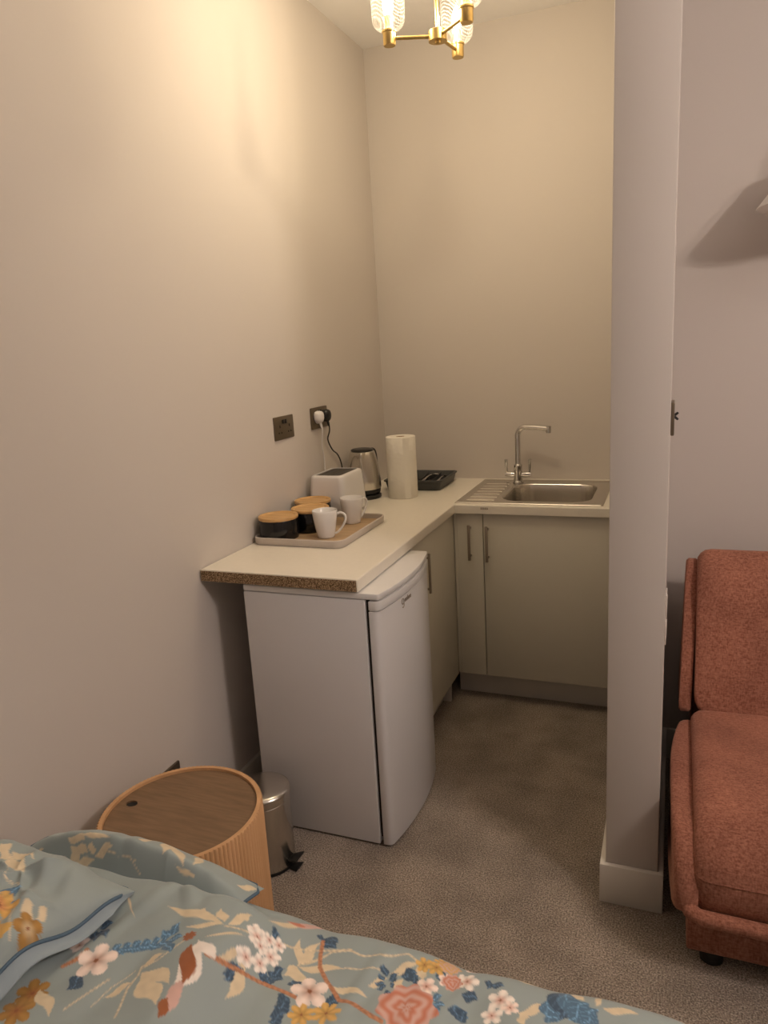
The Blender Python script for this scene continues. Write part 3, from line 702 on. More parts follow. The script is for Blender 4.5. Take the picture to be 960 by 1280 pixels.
def sofa():
    t = thing('sofa', 'armless rust chenille sofa beside the partition', 'sofa', (2.2, -1.4, 0))
    x0, x1, x2 = 1.478, 2.36, 3.24
    sp = roundpoly([(-1.845, .055), (-1.845, .185), (-1.80, .20), (-1.0, .20), (-1.0, .055)], .012, 3)
    bm = BM(); prof = roundpoly([(-1.835, .045), (-1.835, .21), (-.96, .21), (-.96, .045)], .02, 4)
    rings = [[(x, y, z) for y, z in prof] for x in (x0 + .004, x2)]
    loft(bm, rings); obj('base', bm, M['rust'], t, bevel=.006)
    seat = roundpoly([(-1.860, .185), (-1.890, .27), (-1.850, .385), (-1.60, .435), (-1.25, .425), (-1.22, .215)], [.03, .05, .10, .10, .04, .02], 6)
    back = roundpoly([(-1.285, .400), (-1.225, .60), (-1.125, .845), (-1.06, .885), (-.985, .84), (-1.06, .42)], [.04, .06, .06, .03, .05, .03], 6)
    for a, c in ((x0, x1), (x1, x2)):
        cushion('seat_cushion', a + .012, c - .012, seat, t, M['rust'], .015, .045)
        cushion('back_cushion', a + .022, c - .012, back, t, M['rust'], .0, .04)
    # raised welt that frames the seat and the back along the open side and the front
    bm = BM(); rim = roundpoly([(-1.875, .180), (-1.890, .235), (-1.865, .31), (-1.80, .372), (-1.55, .405), (-1.28, .398), (-1.28, .17), (-1.5, .165)], .03, 5)
    dn = []
    for i, p in enumerate(rim):
        q = rim[(i + 1) % len(rim)]; k = max(1, int(math.hypot(q[0] - p[0], q[1] - p[1]) / .02)); dn += [(p[0] + (q[0] - p[0]) * j / k, p[1] + (q[1] - p[1]) * j / k) for j in range(k)]
    bow = lambda y: (.034 if y > -1.57 else .014) * abs((y + 1.57) / .31) ** 2.2
    rings = [[(x + bow(y), y, z) for y, z in [(f * (p[0] + 1.55) - 1.55, f * (p[1] - .29) + .29) for p in dn]] for x, f in ((x0 - .044, .93), (x0 - .041, .965), (x0 - .034, .99), (x0 - .022, 1), (x0 - .008, .99), (x0 + .012, .96))]
    loft(bm, rings); obj('side_welt', bm, M['rust'], t, smooth=60)
    bm = BM(); tube(bm, [(x0 - .004, -1.862, .215), (x0 + .008, -1.876, .200), (x0 + .03, -1.884, .193), (x0 + .2, -1.886, .190), (x1, -1.886, .190), (x2, -1.886, .190)], .019, 14); obj('front_welt', bm, M['rust'], t, smooth=60)
    bm = BM(); rim = roundpoly([(-1.262, .398), (-1.205, .60), (-1.085, .822), (-1.05, .845), (-.985, .82), (-1.05, .40)], .025, 5)
    lean = lambda z: .013 * (.845 - z) / .43
    rings = [[(x - lean(z), y, z) for y, z in (rim if 0 < i < 3 else [(.98 * (p[0] + 1.1) - 1.1, .97 * (p[1] - .62) + .62) for p in rim])] for i, x in enumerate((x0 - .008, x0 - .002, x0 + .020, x0 + .026))]
    loft(bm, rings); obj('side_welt', bm, M['rust'], t, smooth=60)
    bm = BM(); box(bm, (x0 + .02, -1.03, .06), (x2, -.93, .55)); obj('back_frame', bm, M['rust'], t, bevel=.01)
    for x in (x0 + .065, x1, x2 - .08):
        for y in (-1.79, -1.02):
            bm = BM(); lathe(bm, [(.022, 0), (.028, .004), (.030, .046)], (x, y, 0), 20); obj('leg', bm, M['black'], t, label='short black foot')
sofa()

# ---------------------------------------------------------------- bed linen print (the cloth's own pattern)
MOTIFS = [('line',[(0.602,-2.839),(0.606,-2.801),(0.626,-2.762)],0.0022,'cream'),('leaf',(0.722,-2.652),(0.59,-2.639),0.03,'cream'),('leaf',(0.678,-2.652),(0.669,-2.63),0.03,'cream'),('leaf',(0.717,-2.647),(0.695,-2.623),0.032,'cream'),('leaf',(0.724,-2.65),(0.743,-2.603),0.028,'cream'),('leaf',(0.722,-2.652),(0.657,-2.674),0.022,'cream'),('leaf',(0.76,-2.65),(0.705,-2.694),0.012,'cream'),('leaf',(0.767,-2.672),(0.741,-2.713),0.02,'cream'),('leaf',(0.777,-2.68),(0.784,-2.751),0.045,'cream'),('leaf',(0.65,-2.777),(0.714,-2.815),0.06,'cream'),('leaf',(0.642,-2.764),(0.71,-2.777),0.055,'cream'),('leaf',(0.638,-2.784),(0.609,-2.821),0.03,'cream'),('leaf',(0.633,-2.753),(0.659,-2.727),0.03,'cream'),('leaf',(0.489,-2.621),(0.558,-2.68),0.009,'cream'),('line',[(0.659,-2.848),(0.638,-2.795),(0.64,-2.771),(0.633,-2.753)],0.004,'cream'),('line',[(0.568,-2.859),(0.594,-2.79)],0.003,'cream'),('line',[(0.724,-2.654),(0.758,-2.641)],0.004,'cream'),('line',[(0.638,-2.757),(0.657,-2.742),(0.678,-2.702)],0.003,'cream'),('leaf',(0.844,-2.623),(0.818,-2.57),0.03,'cream'),('leaf',(0.844,-2.621),(0.856,-2.557),0.038,'cream'),('leaf',(0.844,-2.625),(0.926,-2.601),0.034,'cream'),('leaf',(0.844,-2.625),(0.832,-2.656),0.03,'cream'),('leaf',(0.844,-2.625),(0.868,-2.669),0.045,'cream'),('leaf',(0.916,-2.645),(0.983,-2.645),0.025,'cream'),('leaf',(0.846,-2.623),(0.89,-2.575),0.008,'cream'),('leaf',(0.767,-2.595),(0.822,-2.533),0.02,'cream'),('leaf',(0.998,-2.592),(1.038,-2.553),0.03,'cream'),('leaf',(0.971,-2.628),(1.0,-2.597),0.025,'cream'),('leaf',(1.019,-2.628),(1.022,-2.59),0.03,'cream'),('leaf',(1.036,-2.559),(1.058,-2.586),0.03,'cream'),('leaf',(0.736,-2.625),(0.743,-2.603),0.02,'cream'),('line',[(0.844,-2.623),(0.887,-2.573),(0.918,-2.564),(0.94,-2.57),(0.978,-2.562),(1.014,-2.544),(1.034,-2.553)],0.004,'cream'),('line',[(0.803,-2.603),(0.866,-2.575),(0.918,-2.562)],0.004,'cream'),('line',[(0.923,-2.601),(0.952,-2.599),(0.988,-2.588)],0.003,'cream'),('leaf',(0.854,-2.504),(0.782,-2.564),0.022,'pink'),('leaf',(0.818,-2.542),(0.782,-2.557),0.012,'coral'),('leaf',(1.245,-2.52),(1.192,-2.515),0.03,'cream'),('leaf',(1.31,-2.546),(1.278,-2.522),0.03,'cream'),('leaf',(1.336,-2.551),(1.396,-2.544),0.028,'cream'),('leaf',(1.257,-2.568),(1.214,-2.603),0.03,'cream'),('leaf',(1.216,-2.612),(1.235,-2.599),0.03,'cream'),('leaf',(1.326,-2.553),(1.336,-2.515),0.02,'cream'),('leaf',(0.558,-2.746),(0.57,-2.727),0.02,'blue'),('leaf',(0.556,-2.744),(0.587,-2.744),0.02,'blue'),('leaf',(0.573,-2.738),(0.585,-2.72),0.02,'blue'),('leaf',(0.57,-2.735),(0.599,-2.735),0.02,'blue'),('leaf',(0.587,-2.731),(0.599,-2.711),0.02,'blue'),('leaf',(0.585,-2.729),(0.611,-2.727),0.02,'blue'),('leaf',(0.599,-2.722),(0.614,-2.705),0.02,'blue'),('leaf',(0.597,-2.72),(0.626,-2.718),0.02,'blue'),('leaf',(0.614,-2.713),(0.626,-2.696),0.02,'blue'),('leaf',(0.611,-2.711),(0.645,-2.716),0.02,'blue'),('leaf',(0.628,-2.707),(0.642,-2.689),0.02,'blue'),('leaf',(0.626,-2.702),(0.664,-2.713),0.02,'blue'),('leaf',(0.491,-2.705),(0.472,-2.702),0.028,'navy'),('leaf',(0.494,-2.702),(0.491,-2.68),0.028,'navy'),('leaf',(0.498,-2.705),(0.518,-2.687),0.028,'navy'),('leaf',(0.498,-2.711),(0.522,-2.742),0.028,'navy'),('leaf',(0.506,-2.709),(0.534,-2.727),0.028,'navy'),('leaf',(0.642,-2.691),(0.642,-2.663),0.026,'blue'),('leaf',(0.642,-2.691),(0.618,-2.685),0.026,'blue'),('leaf',(0.645,-2.7),(0.669,-2.691),0.026,'blue'),('leaf',(0.645,-2.705),(0.671,-2.727),0.026,'blue'),('leaf',(0.549,-2.797),(0.546,-2.83),0.045,'navy'),('leaf',(0.772,-2.696),(0.755,-2.711),0.02,'navy'),('leaf',(0.772,-2.7),(0.758,-2.724),0.02,'navy'),('leaf',(0.772,-2.705),(0.765,-2.729),0.02,'navy'),('leaf',(0.772,-2.696),(0.77,-2.691),0.02,'navy'),('leaf',(0.813,-2.674),(0.796,-2.678),0.02,'navy'),('leaf',(0.813,-2.678),(0.803,-2.687),0.02,'navy'),('leaf',(0.815,-2.672),(0.813,-2.656),0.02,'navy'),('leaf',(0.815,-2.676),(0.82,-2.691),0.02,'navy'),('leaf',(0.854,-2.553),(0.892,-2.551),0.03,'navy'),('leaf',(0.856,-2.555),(0.894,-2.564),0.025,'navy'),('leaf',(0.851,-2.555),(0.851,-2.542),0.02,'navy'),('leaf',(0.868,-2.669),(0.851,-2.658),0.03,'navy'),('leaf',(0.87,-2.696),(0.854,-2.722),0.045,'navy'),('leaf',(0.916,-2.674),(0.945,-2.669),0.045,'navy'),('leaf',(0.854,-2.738),(0.873,-2.72),0.03,'navy'),('leaf',(0.873,-2.722),(0.858,-2.749),0.03,'navy'),('leaf',(0.81,-2.669),(0.796,-2.68),0.025,'navy'),('leaf',(0.813,-2.669),(0.82,-2.689),0.03,'navy'),('leaf',(0.815,-2.665),(0.827,-2.639),0.025,'navy'),('leaf',(0.815,-2.667),(0.839,-2.663),0.025,'navy'),('leaf',(0.782,-2.608),(0.791,-2.595),0.025,'navy'),('leaf',(0.995,-2.599),(0.978,-2.577),0.02,'navy'),('leaf',(0.995,-2.608),(0.978,-2.597),0.014,'navy'),('leaf',(0.998,-2.612),(0.978,-2.617),0.014,'navy'),('leaf',(1.002,-2.614),(0.988,-2.628),0.014,'navy'),('leaf',(1.002,-2.606),(1.012,-2.584),0.02,'navy'),('leaf',(1.007,-2.614),(1.014,-2.606),0.014,'navy'),('leaf',(1.014,-2.625),(1.002,-2.636),0.02,'navy'),('leaf',(1.017,-2.59),(1.041,-2.57),0.03,'navy'),('leaf',(1.036,-2.592),(1.043,-2.575),0.04,'navy'),('leaf',(1.07,-2.57),(1.089,-2.557),0.03,'navy'),('leaf',(1.079,-2.617),(1.094,-2.599),0.02,'blue'),('leaf',(1.082,-2.623),(1.106,-2.619),0.02,'blue'),('leaf',(1.086,-2.628),(1.101,-2.636),0.02,'blue'),('leaf',(1.125,-2.623),(1.118,-2.61),0.03,'blue'),('leaf',(1.13,-2.623),(1.132,-2.61),0.03,'blue'),('leaf',(1.125,-2.632),(1.118,-2.612),0.03,'navy'),('leaf',(1.127,-2.632),(1.137,-2.61),0.03,'navy'),('leaf',(1.122,-2.586),(1.151,-2.584),0.03,'navy'),('leaf',(1.161,-2.546),(1.161,-2.564),0.02,'navy'),('leaf',(1.166,-2.553),(1.187,-2.553),0.02,'navy'),('line',[(0.731,-2.716),(0.75,-2.709),(0.774,-2.698),(0.801,-2.691),(0.832,-2.687)],0.0075,'branch'),('line',[(0.815,-2.687),(0.839,-2.689),(0.873,-2.689)],0.0075,'branch'),('line',[(0.861,-2.557),(0.87,-2.588),(0.88,-2.61),(0.909,-2.641),(0.942,-2.665),(0.974,-2.669),(1.002,-2.68),(1.017,-2.68)],0.0075,'branch'),('line',[(0.503,-2.795),(0.515,-2.777),(0.52,-2.757)],0.006,'branch'),('flower',(0.765,-2.628),0.028,'white','pinkc',5),('flower',(0.782,-2.639),0.024,'white','pinkc',5),('flower',(0.801,-2.636),0.026,'white','pinkc',5),('flower',(0.77,-2.676),0.026,'white','pinkc',5),('flower',(0.791,-2.665),0.026,'white','pinkc',5),('flower',(0.77,-2.634),0.03,'white','pinkc',5),('flower',(0.784,-2.619),0.02,'white','pinkc',5),('flower',(0.798,-2.612),0.024,'white','pinkc',5),('flower',(0.798,-2.641),0.028,'white','pinkc',5),('flower',(0.772,-2.674),0.026,'white','pinkc',5),('flower',(0.791,-2.663),0.026,'white','pinkc',5),('flower',(0.779,-2.641),0.02,'white','pinkc',5),('flower',(0.549,-2.768),0.062,'petal','rust',5),('flower',(0.494,-2.749),0.035,'petal','rust',3),('flower',(0.479,-2.722),0.02,'rust','rust',3),('flower',(0.89,-2.669),0.058,'petal','rust',5),('flower',(0.897,-2.713),0.04,'yellow','ochre',7),('flower',(0.933,-2.696),0.045,'yellow','ochre',7),('flower',(1.065,-2.595),0.034,'petal','coral',5),('flower',(1.091,-2.568),0.03,'petal','coral',5),('flower',(1.115,-2.557),0.03,'white','pinkc',5),('flower',(1.127,-2.559),0.034,'white','coral',5),('flower',(1.122,-2.513),0.028,'petal','coral',5),('flower',(1.187,-2.581),0.038,'white','coral',5),('flower',(1.18,-2.61),0.032,'white','pinkc',5),('flower',(1.204,-2.592),0.025,'petal','pinkc',5),('flower',(1.046,-2.553),0.03,'yellow','ochre',6),('flower',(1.067,-2.551),0.03,'yellow','ochre',6),('flower',(1.086,-2.531),0.03,'yellow','ochre',6),('flower',(1.072,-2.531),0.03,'yellow','ochre',6),('peony',(1.048,-2.645),0.075,'coral'),('peony',(1.101,-2.568),0.03,'coral'),('peony',(1.086,-2.535),0.03,'yellow'),('leaf',(1.274,-2.595),(1.254,-2.553),0.05,'blue'),('leaf',(1.278,-2.588),(1.276,-2.522),0.06,'navy'),('leaf',(1.298,-2.586),(1.281,-2.52),0.05,'blue'),('leaf',(1.29,-2.584),(1.317,-2.546),0.06,'blue'),('leaf',(1.312,-2.584),(1.331,-2.555),0.05,'blue'),('leaf',(1.276,-2.592),(1.254,-2.581),0.04,'blue'),('flower',(0.494,-2.85),0.05,'ochre','rust',6),('flower',(0.501,-2.887),0.05,'ochre','rust',6),('leaf',(0.498,-2.839),(0.558,-2.876),0.04,'cream'),('leaf',(0.714,-2.696),(0.719,-2.79),0.05,'white'),('leaf',(0.724,-2.762),(0.724,-2.834),0.026,'pink'),('leaf',(0.719,-2.799),(0.724,-2.834),0.022,'rust'),('leaf',(0.698,-2.705),(0.726,-2.775),0.036,'rust'),('flower',(0.681,-2.691),0.022,'rust','rust',8),('leaf',(0.743,-2.716),(0.702,-2.698),0.03,'white')]
PAL = dict(cream=(.72, .60, .42), blue=(.085, .17, .27), navy=(.045, .085, .14), pink=(.66, .42, .37), coral=(.58, .20, .12), white=(.88, .80, .74), pinkc=(.66, .30, .22),
           petal=(.88, .73, .66), rust=(.34, .11, .04), yellow=(.66, .40, .12), ochre=(.38, .20, .05), branch=(.47, .21, .11))
GROUND = np.array((.315, .372, .375))
def hash2(x, y, f):
    return .5 + .25 * np.sin(x * f + 1.7 * np.sin(y * f * .7)) + .25 * np.sin(y * f * 1.3 + 1.1 * np.sin(x * f * .9))
def paint(px, py, motifs):
    """colour of the cloth at each flat position"""
    C = np.tile(GROUND, (len(px), 1)) * (1 + .03 * (hash2(px, py, 60) - .5))[:, None]
    def put(mask, idx, col):
        a = mask[:, None]; C[idx] = C[idx] * (1 - a) + col * a
    E = .0012
    def near(x, y, r): return np.nonzero((np.abs(px - x) < r) & (np.abs(py - y) < r))[0]
    for m in motifs:
        k = m[0]
        if k == 'leaf':
            (ax, ay), (bx, by), w, c = m[1:5]; L = math.hypot(bx - ax, by - ay) + 1e-6; i = near((ax + bx) / 2, (ay + by) / 2, L * .6 + w)
            if len(i) == 0: continue
            dx, dy = (bx - ax) / L, (by - ay) / L; u = ((px[i] - ax) * dx + (py[i] - ay) * dy) / L; v = -(px[i] - ax) * dy + (py[i] - ay) * dx
            v = v + .10 * w * np.sin(u * 7)
            hw = (.29 if c == 'cream' else .38) * w * np.power(np.clip(np.sin(PI * np.clip(u, 0, 1) ** .85), 0, 1), 1.25)
            mk = np.clip((hw - np.abs(v)) / E, 0, 1) * (u > 0) * (u < 1)
            sh = 1 + .10 * (hash2(px[i], py[i], 260) - .5)
            if c in ('blue', 'navy'): sh = sh * (1 + 1.5 * np.exp(-(v / .0010) ** 2) + .5 * (np.sin(u * 34 + np.abs(v) * 500) > .75))
            col = np.array(PAL[c])[None] * sh[:, None]
            put(mk, i, col)
        elif k == 'line':
            pts, w, c = m[1:4]
            for (ax, ay), (bx, by) in zip(pts, pts[1:]):
                L = math.hypot(bx - ax, by - ay) + 1e-6; i = near((ax + bx) / 2, (ay + by) / 2, L * .6 + w)
                if len(i) == 0: continue
                u = np.clip(((px[i] - ax) * (bx - ax) + (py[i] - ay) * (by - ay)) / L ** 2, 0, 1)
                d = np.hypot(px[i] - ax - u * (bx - ax), py[i] - ay - u * (by - ay))
                put(np.clip((w * .5 - d) / E + .5, 0, 1) * (.8 if c == 'cream' else 1), i, np.array(PAL[c])[None] * (1 + .5 * (hash2(px[i], py[i], 600) - .5))[:, None])
        elif k == 'flower':
            (cx, cy), r, c, cc, n = m[1:6]; r = r * .56; i = near(cx, cy, r * 1.1)
            if len(i) == 0: continue
            d = np.hypot(px[i] - cx, py[i] - cy); a = np.arctan2(py[i] - cy, px[i] - cx) + cx * 40
            R_ = r * (.55 + .45 * np.power(np.abs(np.cos(a * n / 2)), .6))
            put(np.clip((R_ - d) / E, 0, 1), i, np.array(PAL[c])[None] * (1 + .15 * np.cos(a * n))[:, None])
            put(np.clip(.85 - d / (r * .62), 0, 1), i, np.array(PAL[cc])[None])
            put(np.clip((r * .13 - d) / E, 0, 1), i, np.array(PAL['rust'])[None] * .8)
        elif k == 'peony':
            (cx, cy), r, c = m[1:4]; r = r * .62; i = near(cx, cy, r * 1.2)
            if len(i) == 0: continue
            d = np.hypot(px[i] - cx, py[i] - cy); a = np.arctan2(py[i] - cy, px[i] - cx)
            R_ = r * (1 + .08 * np.sin(a * 9) + .05 * np.sin(a * 4 + 1))
            rings_ = .5 + .5 * np.sin(d / r * 15 + 1.6 * np.sin(a * 3 + 2) + .8 * np.sin(a * 7))
            col = np.array(PAL[c])[None] * (1 - rings_[:, None]) + np.array(PAL['pink'])[None] * rings_[:, None]
            put(np.clip((R_ - d) / E, 0, 1), i, col)
    return C
def scatter(x0, x1, y0, y1, n, seed):
    """more of the same sprays and blossoms for the cloth that continues out of the picture"""
    rg = random.Random(seed); out = []
    for _ in range(n):
        x, y, a = rg.uniform(x0, x1), rg.uniform(y0, y1), rg.uniform(0, 6.28); k = rg.random()
        if k < .5:
            L = rg.uniform(.05, .08); out.append(('line', [(x, y), (x - .1 * math.cos(a), y - .1 * math.sin(a))], .003, 'cream'))
            for q in (-1.1, -.45, .25, .95): out.append(('leaf', (x, y), (x + L * math.cos(a + q), y + L * math.sin(a + q)), .05, 'cream'))
        elif k < .72:
            for q in range(4): out.append(('leaf', (x, y), (x + .035 * math.cos(a + q), y + .035 * math.sin(a + q)), .04, 'navy'))
            out.append(('flower', (x, y), .055, 'petal', 'rust', 5))
        elif k < .86:
            for q in range(5): out.append(('flower', (x + .028 * math.cos(q * 1.3), y + .028 * math.sin(q * 1.3)), .027, 'white', 'pinkc', 5))
        else:
            out.append(('flower', (x, y), .05, 'yellow', 'ochre', 7)); out.append(('leaf', (x + .02, y), (x + .07 * math.cos(a), y + .07 * math.sin(a)), .04, 'blue'))
    return out
def gridmesh(name, P, colors, m, parent=None, loc=(0, 0, 0), closed=False, smooth=True):
    """P: (n,m,3) positions as one surface, with the cloth colour stored per vertex"""
    n, k = P.shape[:2]; off = np.array(base(parent) if parent else loc, dtype=float)
    me = bpy.data.meshes.new(name); V = (P - off).reshape(-1, 3)
    idx = np.arange(n * k).reshape(n, k)
    F = np.stack([idx[:-1, :-1], idx[1:, :-1], idx[1:, 1:], idx[:-1, 1:]], -1).reshape(-1, 4)
    me.vertices.add(len(V)); me.vertices.foreach_set('co', V.astype(np.float32).ravel())
    me.loops.add(F.size); me.loops.foreach_set('vertex_index', F.astype(np.int32).ravel())
    me.polygons.add(len(F)); me.polygons.foreach_set('loop_start', np.arange(0, F.size, 4, dtype=np.int32)); me.polygons.foreach_set('loop_total', np.full(len(F), 4, dtype=np.int32))
    me.update(calc_edges=True); me.validate()
    me.polygons.foreach_set('use_smooth', np.ones(len(F), dtype=bool))
    if colors is not None:
        at = me.color_attributes.new('print', 'FLOAT_COLOR', 'POINT')
        at.data.foreach_set('color', np.hstack([colors, np.ones((len(V), 1))]).astype(np.float32).ravel())
    me.materials.append(m)
    o = bpy.data.objects.new(name, me); COL.objects.link(o)
    if parent: o.parent = parent
    else: o.location = off
    return o
def sstep(a, b_, x):
    u = np.clip((x - a) / (b_ - a), 0, 1); return u * u * (3 - 2 * u)
BY0, BY1, BX0, BX1 = -2.497, -3.98, .03, 2.02        # bed footprint
def bed():
    t = thing('bed', 'low divan bed with white mattress under the floral duvet', 'bed', (1.0, -3.2, 0))
    bm = BM(); box(bm, (BX0, BY1 + .03, .03), (BX1 - .05, BY0 - .045, .28)); obj('divan_base', bm, M['plaincloth'], t, bevel=.015)
    bm = BM(); box(bm, (BX0, BY1 + .03, .282), (BX1 - .05, BY0 - .045, .485)); obj('mattress', bm, M['ticking'], t, bevel=.03, seg=4)
    for x in (.15, 1.8):
        for y in (-2.65, -3.8):
            bm = BM(); lathe(bm, [(.02, 0), (.022, .03)], (x, y, 0), 16); obj('leg', bm, M['black'], t)
bed()
def duvet():
    zt = .532
    # cross-section parameter s: drop from the far edge, rounded shoulder, flat top, near shoulder and drop
    r = .055
    ss = list(np.arange(-.36, -.05, .012)) + list(np.arange(-.05, .56, .0022)) + list(np.arange(.56, 1.9, .012))
    ss = np.array(ss)
    xs = np.concatenate([np.arange(.04, 1.56, .0024), np.arange(1.56, 2.45, .012)])
    U, V = np.meshgrid(xs, ss, indexing='ij')
    W_ = 1.39    # flat width of the top between shoulders
    q = r * PI / 2
    def section(s, edge, hang):
        y = np.empty_like(s); z = np.empty_like(s)
        a = np.clip(s / q, 0, 1) * PI / 2
        y = edge - r * (1 - np.cos(a)) - np.clip(s - q, 0, W_)
        z = zt - r + r * np.sin(a) + np.minimum(s, 0)
        s2 = s - q - W_; a2 = np.clip(s2 / q, 0, 1) * PI / 2
        y = y - r * np.sin(a2); z = z - r * (1 - np.cos(a2)) - np.clip(s2 - q, 0, None)
        return y, z
    Y, Z = section(V, BY0, .3)
    X = U.copy()
    # foot end folds down too
    xe = 2.0; over = np.clip(X - xe, 0, None); a = np.clip(over / q, 0, 1) * PI / 2
    X = np.where(over > 0, xe + r * np.sin(a), X); Z = Z - r * (1 - np.cos(a)) - np.clip(over - q, 0, None)
    Z = np.maximum(Z, .12 + .02 * np.sin(U * 9))
    top = sstep(.42, .53, Z)
    wr = .0055 * np.sin(U * 9.0 + 3.5 * V + 1.2 * np.sin(V * 14)) + .0035 * np.sin(U * 23 - 9 * V + 2 * np.sin(U * 5)) + .0022 * np.sin(U * 47 + 21 * V + 1.5 * np.sin(V * 31))
    Z = Z + wr * top * 1.1
    Y = Y + (1 - top) * (.012 * np.sin(U * 17 + .6) + .006 * np.sin(U * 41)) * sstep(0, -.2, V) + .004 * np.sin(U * 19 + 1) * (1 - sstep(.05, .30, V))
    # fullness: swells in the middle, puffs up against the pillows, sinks a little at the foot corner
    Z = Z + .012 * np.exp(-((U - .85) / .35) ** 2 - ((Y + 2.75) / .16) ** 2) * top
    Z = Z + .060 * sstep(.83, .71, U) * sstep(-2.540, -2.590, Y) * top
    hump = np.exp(-((U - .47) / .13) ** 2 - ((Y + 2.62) / .05) ** 2); Z = Z + .010 * hump
    crease = lambda ax, ay, bx, by, w: np.exp(-((((X - ax) * (by - ay) - (Y - ay) * (bx - ax)) / math.hypot(bx - ax, by - ay)) / w) ** 2) * sstep(-.03, .04, ((X - ax) * (bx - ax) + (Y - ay) * (by - ay)) / math.hypot(bx - ax, by - ay)) * sstep(-.03, .05, ((bx - X) * (bx - ax) + (by - Y) * (by - ay)) / math.hypot(bx - ax, by - ay))
    Z = Z + .007 * crease(.58, -2.56, .50, -2.80, .014) + .006 * crease(.80, -2.53, .72, -2.75, .018) + .006 * crease(.98, -2.52, .95, -2.72, .014) + .007 * crease(1.15, -2.52, 1.08, -2.70, .02) - .005 * crease(.66, -2.55, .60, -2.85, .02) - .005 * crease(1.05, -2.52, 1.02, -2.75, .018)
    fold = np.exp(-((U - .62 + (Y + 2.6) * .8) / .016) ** 2) * np.exp(-((Y + 2.56) / .07) ** 2); Z = Z + .010 * fold
    Z = Z - .010 * sstep(1.25, 1.55, U) * top
    mot = scatter(.0, 2.4, -4.4, -2.98, 90, 3) + scatter(1.45, 2.4, -3.0, -2.45, 12, 8) + scatter(.7, 1.5, -3.05, -2.93, 8, 5) + MOTIFS
    fy = BY0 - V + .024     # cloth position measured flat from the edge
    fx = U
    C = paint(fx.ravel(), fy.ravel(), mot)
    o = gridmesh('duvet', np.stack([X, Y, Z], -1), C, M['print'], loc=(1.0, -3.2, .5))
    sm = o.modifiers.new('thick', 'SOLIDIFY'); sm.thickness = .008; sm.offset = -1
    tag(o, 'grey-green duvet printed with birds, blossom and cream leaves, spread over the bed', 'duvet')
duvet()
def pillow(name, label, x0, x1, y0, y1, zc, up_, dn, press, motifs, plain_under=True, corner=.0, wrinkle=1, tilt=0, shear=0, px_=.42, sink=0, bulge=0, wav=.0):
    """sewn cushion: pinched corners, fuller middle, piped seam; y1 > y0 (y1 is the far side)"""
    cx, cy = (x0 + x1) / 2, (y0 + y1) / 2
    t = thing(name, label, 'pillow', (cx, cy, zc - dn))
    n = 220; m_ = 260
    u = np.linspace(-1, 1, n); v = np.linspace(-1, 1, m_); Ug, Vg = np.meshgrid(u, v, indexing='ij')
    hx, hy = (x1 - x0) / 2, (y1 - y0) / 2
    pin = .045
    X = cx + hx * Ug * (1 - pin * (1 - np.abs(Vg) ** 2)); Y = cy + hy * Vg * (1 - pin * (1 - np.abs(Ug) ** 2))
    X = X + shear * (Y - y1) * (Ug * .5 + .5)
    pr = np.power(np.clip(1 - Ug ** 2, 0, 1), px_) * np.power(np.clip(1 - Vg ** 2, 0, 1), .42)
    seam = zc + tilt * Ug + corner * (Ug * Vg) ** 2 - sink * sstep(-2.53, -2.60, Y) + wav * np.sin(Y * 42 + 1.0) + wav * .6 * np.sin(X * 37 + Y * 19)
    ridge = lambda f: 1 - np.abs(np.sin(f)) ** .7
    ang = np.arctan2(Y - (y1 - .10), X - (x1 - .16)); rad = np.hypot(Y - (y1 - .10), X - (x1 - .16))
    w = wrinkle * (.012 * ridge(ang * 2.5 + 14 * rad + np.sin(rad * 40)) * np.exp(-(rad / .14) ** 2) * sstep(0, .03, rad) + .008 * ridge(X * 22 - Y * 9 + 1.8 * np.sin(Y * 17)) * hash2(X, Y, 21) + .004 * np.sin((X + Y) * 48 + 3 * np.sin(X * 30))) * pr
    pf = press(X, Y) if press else 1
    top = seam + up_ * pr * pf + w * pf; bot = seam - dn * pr
    run = np.hypot(np.diff(Y, axis=1), np.diff(top, axis=1)); run = np.concatenate([run, np.zeros((n, 1))], 1)
    SY = y1 - np.cumsum(run[:, ::-1], axis=1)[:, ::-1]       # distance along the cloth from the far seam
    C = paint(X.ravel(), SY.ravel(), motifs)
    gridmesh('pillow_front', np.stack([X, Y, top], -1), C, M['print'], t)
    C2 = np.tile(GROUND * np.array((.92, .95, 1.06)), (n * m_, 1))
    tt = (1 - Ug) * hx; Xb = X + .055 * (tt / .02) * np.exp(1 - tt / .02) * bulge * np.clip((1 - Vg ** 2) * 3, 0, 1)
    bot = bot - .4 * dn * bulge * np.power(np.clip(1 - Ug ** 2, 0, 1), .2) * (1 - np.clip(pr, 0, 1)) * (np.abs(Ug) < 1)
    gridmesh('pillow_back', np.stack([Xb, Y, bot], -1)[::-1], C2, M['print'], t)
    bm = BM(); loop = []
    def P(a, c):
        i = int(round((a + 1) / 2 * (n - 1))); j = int(round((c + 1) / 2 * (m_ - 1))); return Vector((X[i, j], Y[i, j], seam[i, j] if np.ndim(seam) else seam))
    K = 60
    for a, c, da, dc in ((-1, -1, 1, 0), (1, -1, 0, 1), (1, 1, -1, 0), (-1, 1, 0, -1)):
        for k in range(K):
            f = .03 + .94 * k / K; loop.append(P(a + da * 2 * f, c + dc * 2 * f))
    loop.append(loop[0]); tube(bm, loop, .0035, 8); obj('piping', bm, M['piping'], t, smooth=60, label='slate blue piping')
    return t
L_ = lambda x, y, a, L, w, c='cream': ('leaf', (x, y), (x + L * math.cos(a), y + L * math.sin(a)), w, c)
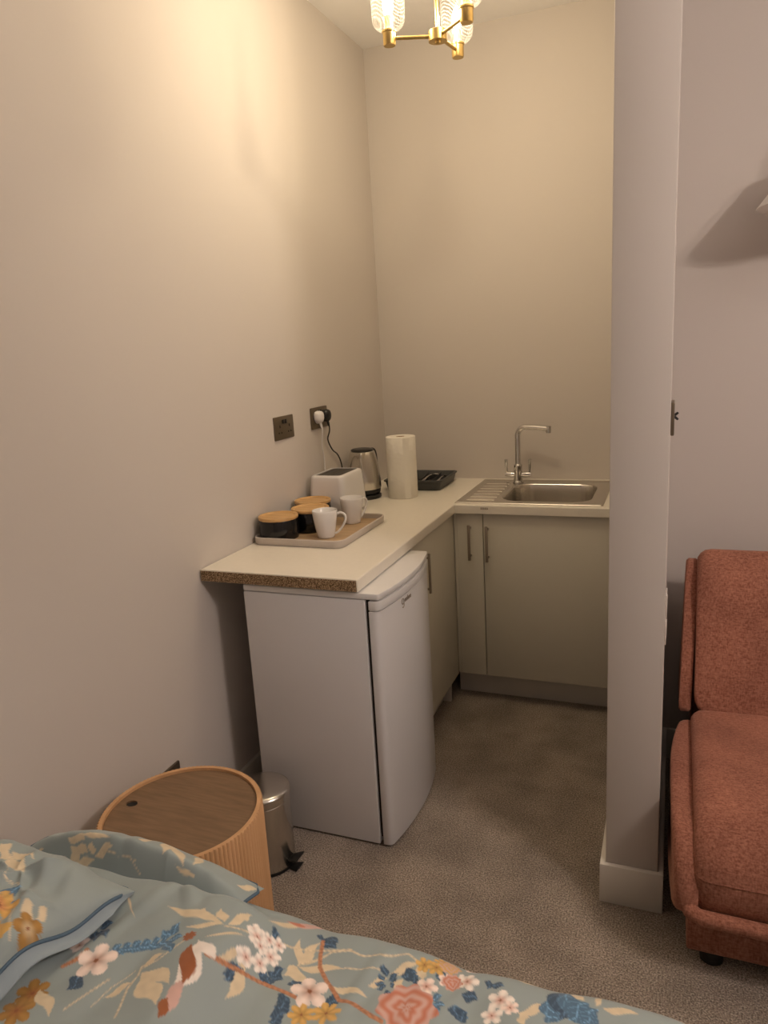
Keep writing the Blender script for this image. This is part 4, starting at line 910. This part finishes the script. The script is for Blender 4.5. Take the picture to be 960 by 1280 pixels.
MP2 = [('leaf',(0.296,-2.705),(0.299,-2.727),0.05,'cream'),('leaf',(0.303,-2.706),(0.377,-2.75),0.05,'cream'),('leaf',(0.299,-2.702),(0.361,-2.699),0.03,'cream'),('leaf',(0.296,-2.705),(0.272,-2.707),0.04,'cream'),('leaf',(0.444,-2.793),(0.453,-2.83),0.045,'cream'),('leaf',(0.46,-2.776),(0.461,-2.802),0.03,'cream'),('line',[(0.302,-2.708),(0.373,-2.783),(0.431,-2.83),(0.463,-2.854)],0.0025,'cream'),('leaf',(0.4,-2.834),(0.393,-2.793),0.06,'blue'),('flower',(0.404,-2.831),0.05,'yellow','coral',6),('flower',(0.467,-2.822),0.045,'ochre','cream',5),('leaf',(0.453,-2.865),(0.421,-2.851),0.05,'yellow')]
MP1 = [('leaf',(0.321,-2.567),(0.268,-2.558),0.035,'cream'),('leaf',(0.344,-2.594),(0.338,-2.567),0.035,'cream'),('leaf',(0.351,-2.594),(0.397,-2.572),0.04,'cream'),('leaf',(0.334,-2.594),(0.28,-2.576),0.04,'cream'),('leaf',(0.304,-2.554),(0.387,-2.559),0.022,'cream'),('leaf',(0.21,-2.568),(0.177,-2.569),0.02,'cream'),('line',[(0.358,-2.591),(0.399,-2.583),(0.436,-2.587),(0.453,-2.588)],0.0025,'cream'),('leaf',(0.441,-2.545),(0.473,-2.518),0.04,'cream'),('leaf',(0.495,-2.517),(0.514,-2.56),0.04,'cream'),('leaf',(0.5,-2.512),(0.565,-2.561),0.04,'cream'),('leaf',(0.572,-2.501),(0.58,-2.555),0.035,'cream'),('leaf',(0.591,-2.571),(0.541,-2.564),0.02,'cream'),('leaf',(0.691,-2.49),(0.661,-2.526),0.025,'cream'),('leaf',(0.586,-2.573),(0.579,-2.563),0.02,'cream'),('line',[(0.436,-2.587),(0.448,-2.593),(0.467,-2.609)],0.0025,'cream')]
mp1 = MP1 + scatter(.15, .3, -3.0, -2.62, 6, 2)
press1 = lambda X, Y: 1 - .97 * sstep(-2.525, -2.570, Y) * np.ones_like(X)
pillow('pillow', 'floral pillow at the far edge of the bed, its corner pointing at the side table', .150, .695, -2.90, -2.474, .578, .085, .034, press1, mp1, wrinkle=.7, corner=-.035, px_=.75, sink=.035)
mp2 = MP2 + scatter(.02, .45, -3.2, -2.93, 6, 6)
pillow('pillow', 'floral pillow with slate piping, nearest the camera on top of the other', .020, .520, -3.26, -2.628, .652, .070, .052, None, mp2, wrinkle=2.2, corner=-.034, shear=.18, bulge=.55, wav=.007)
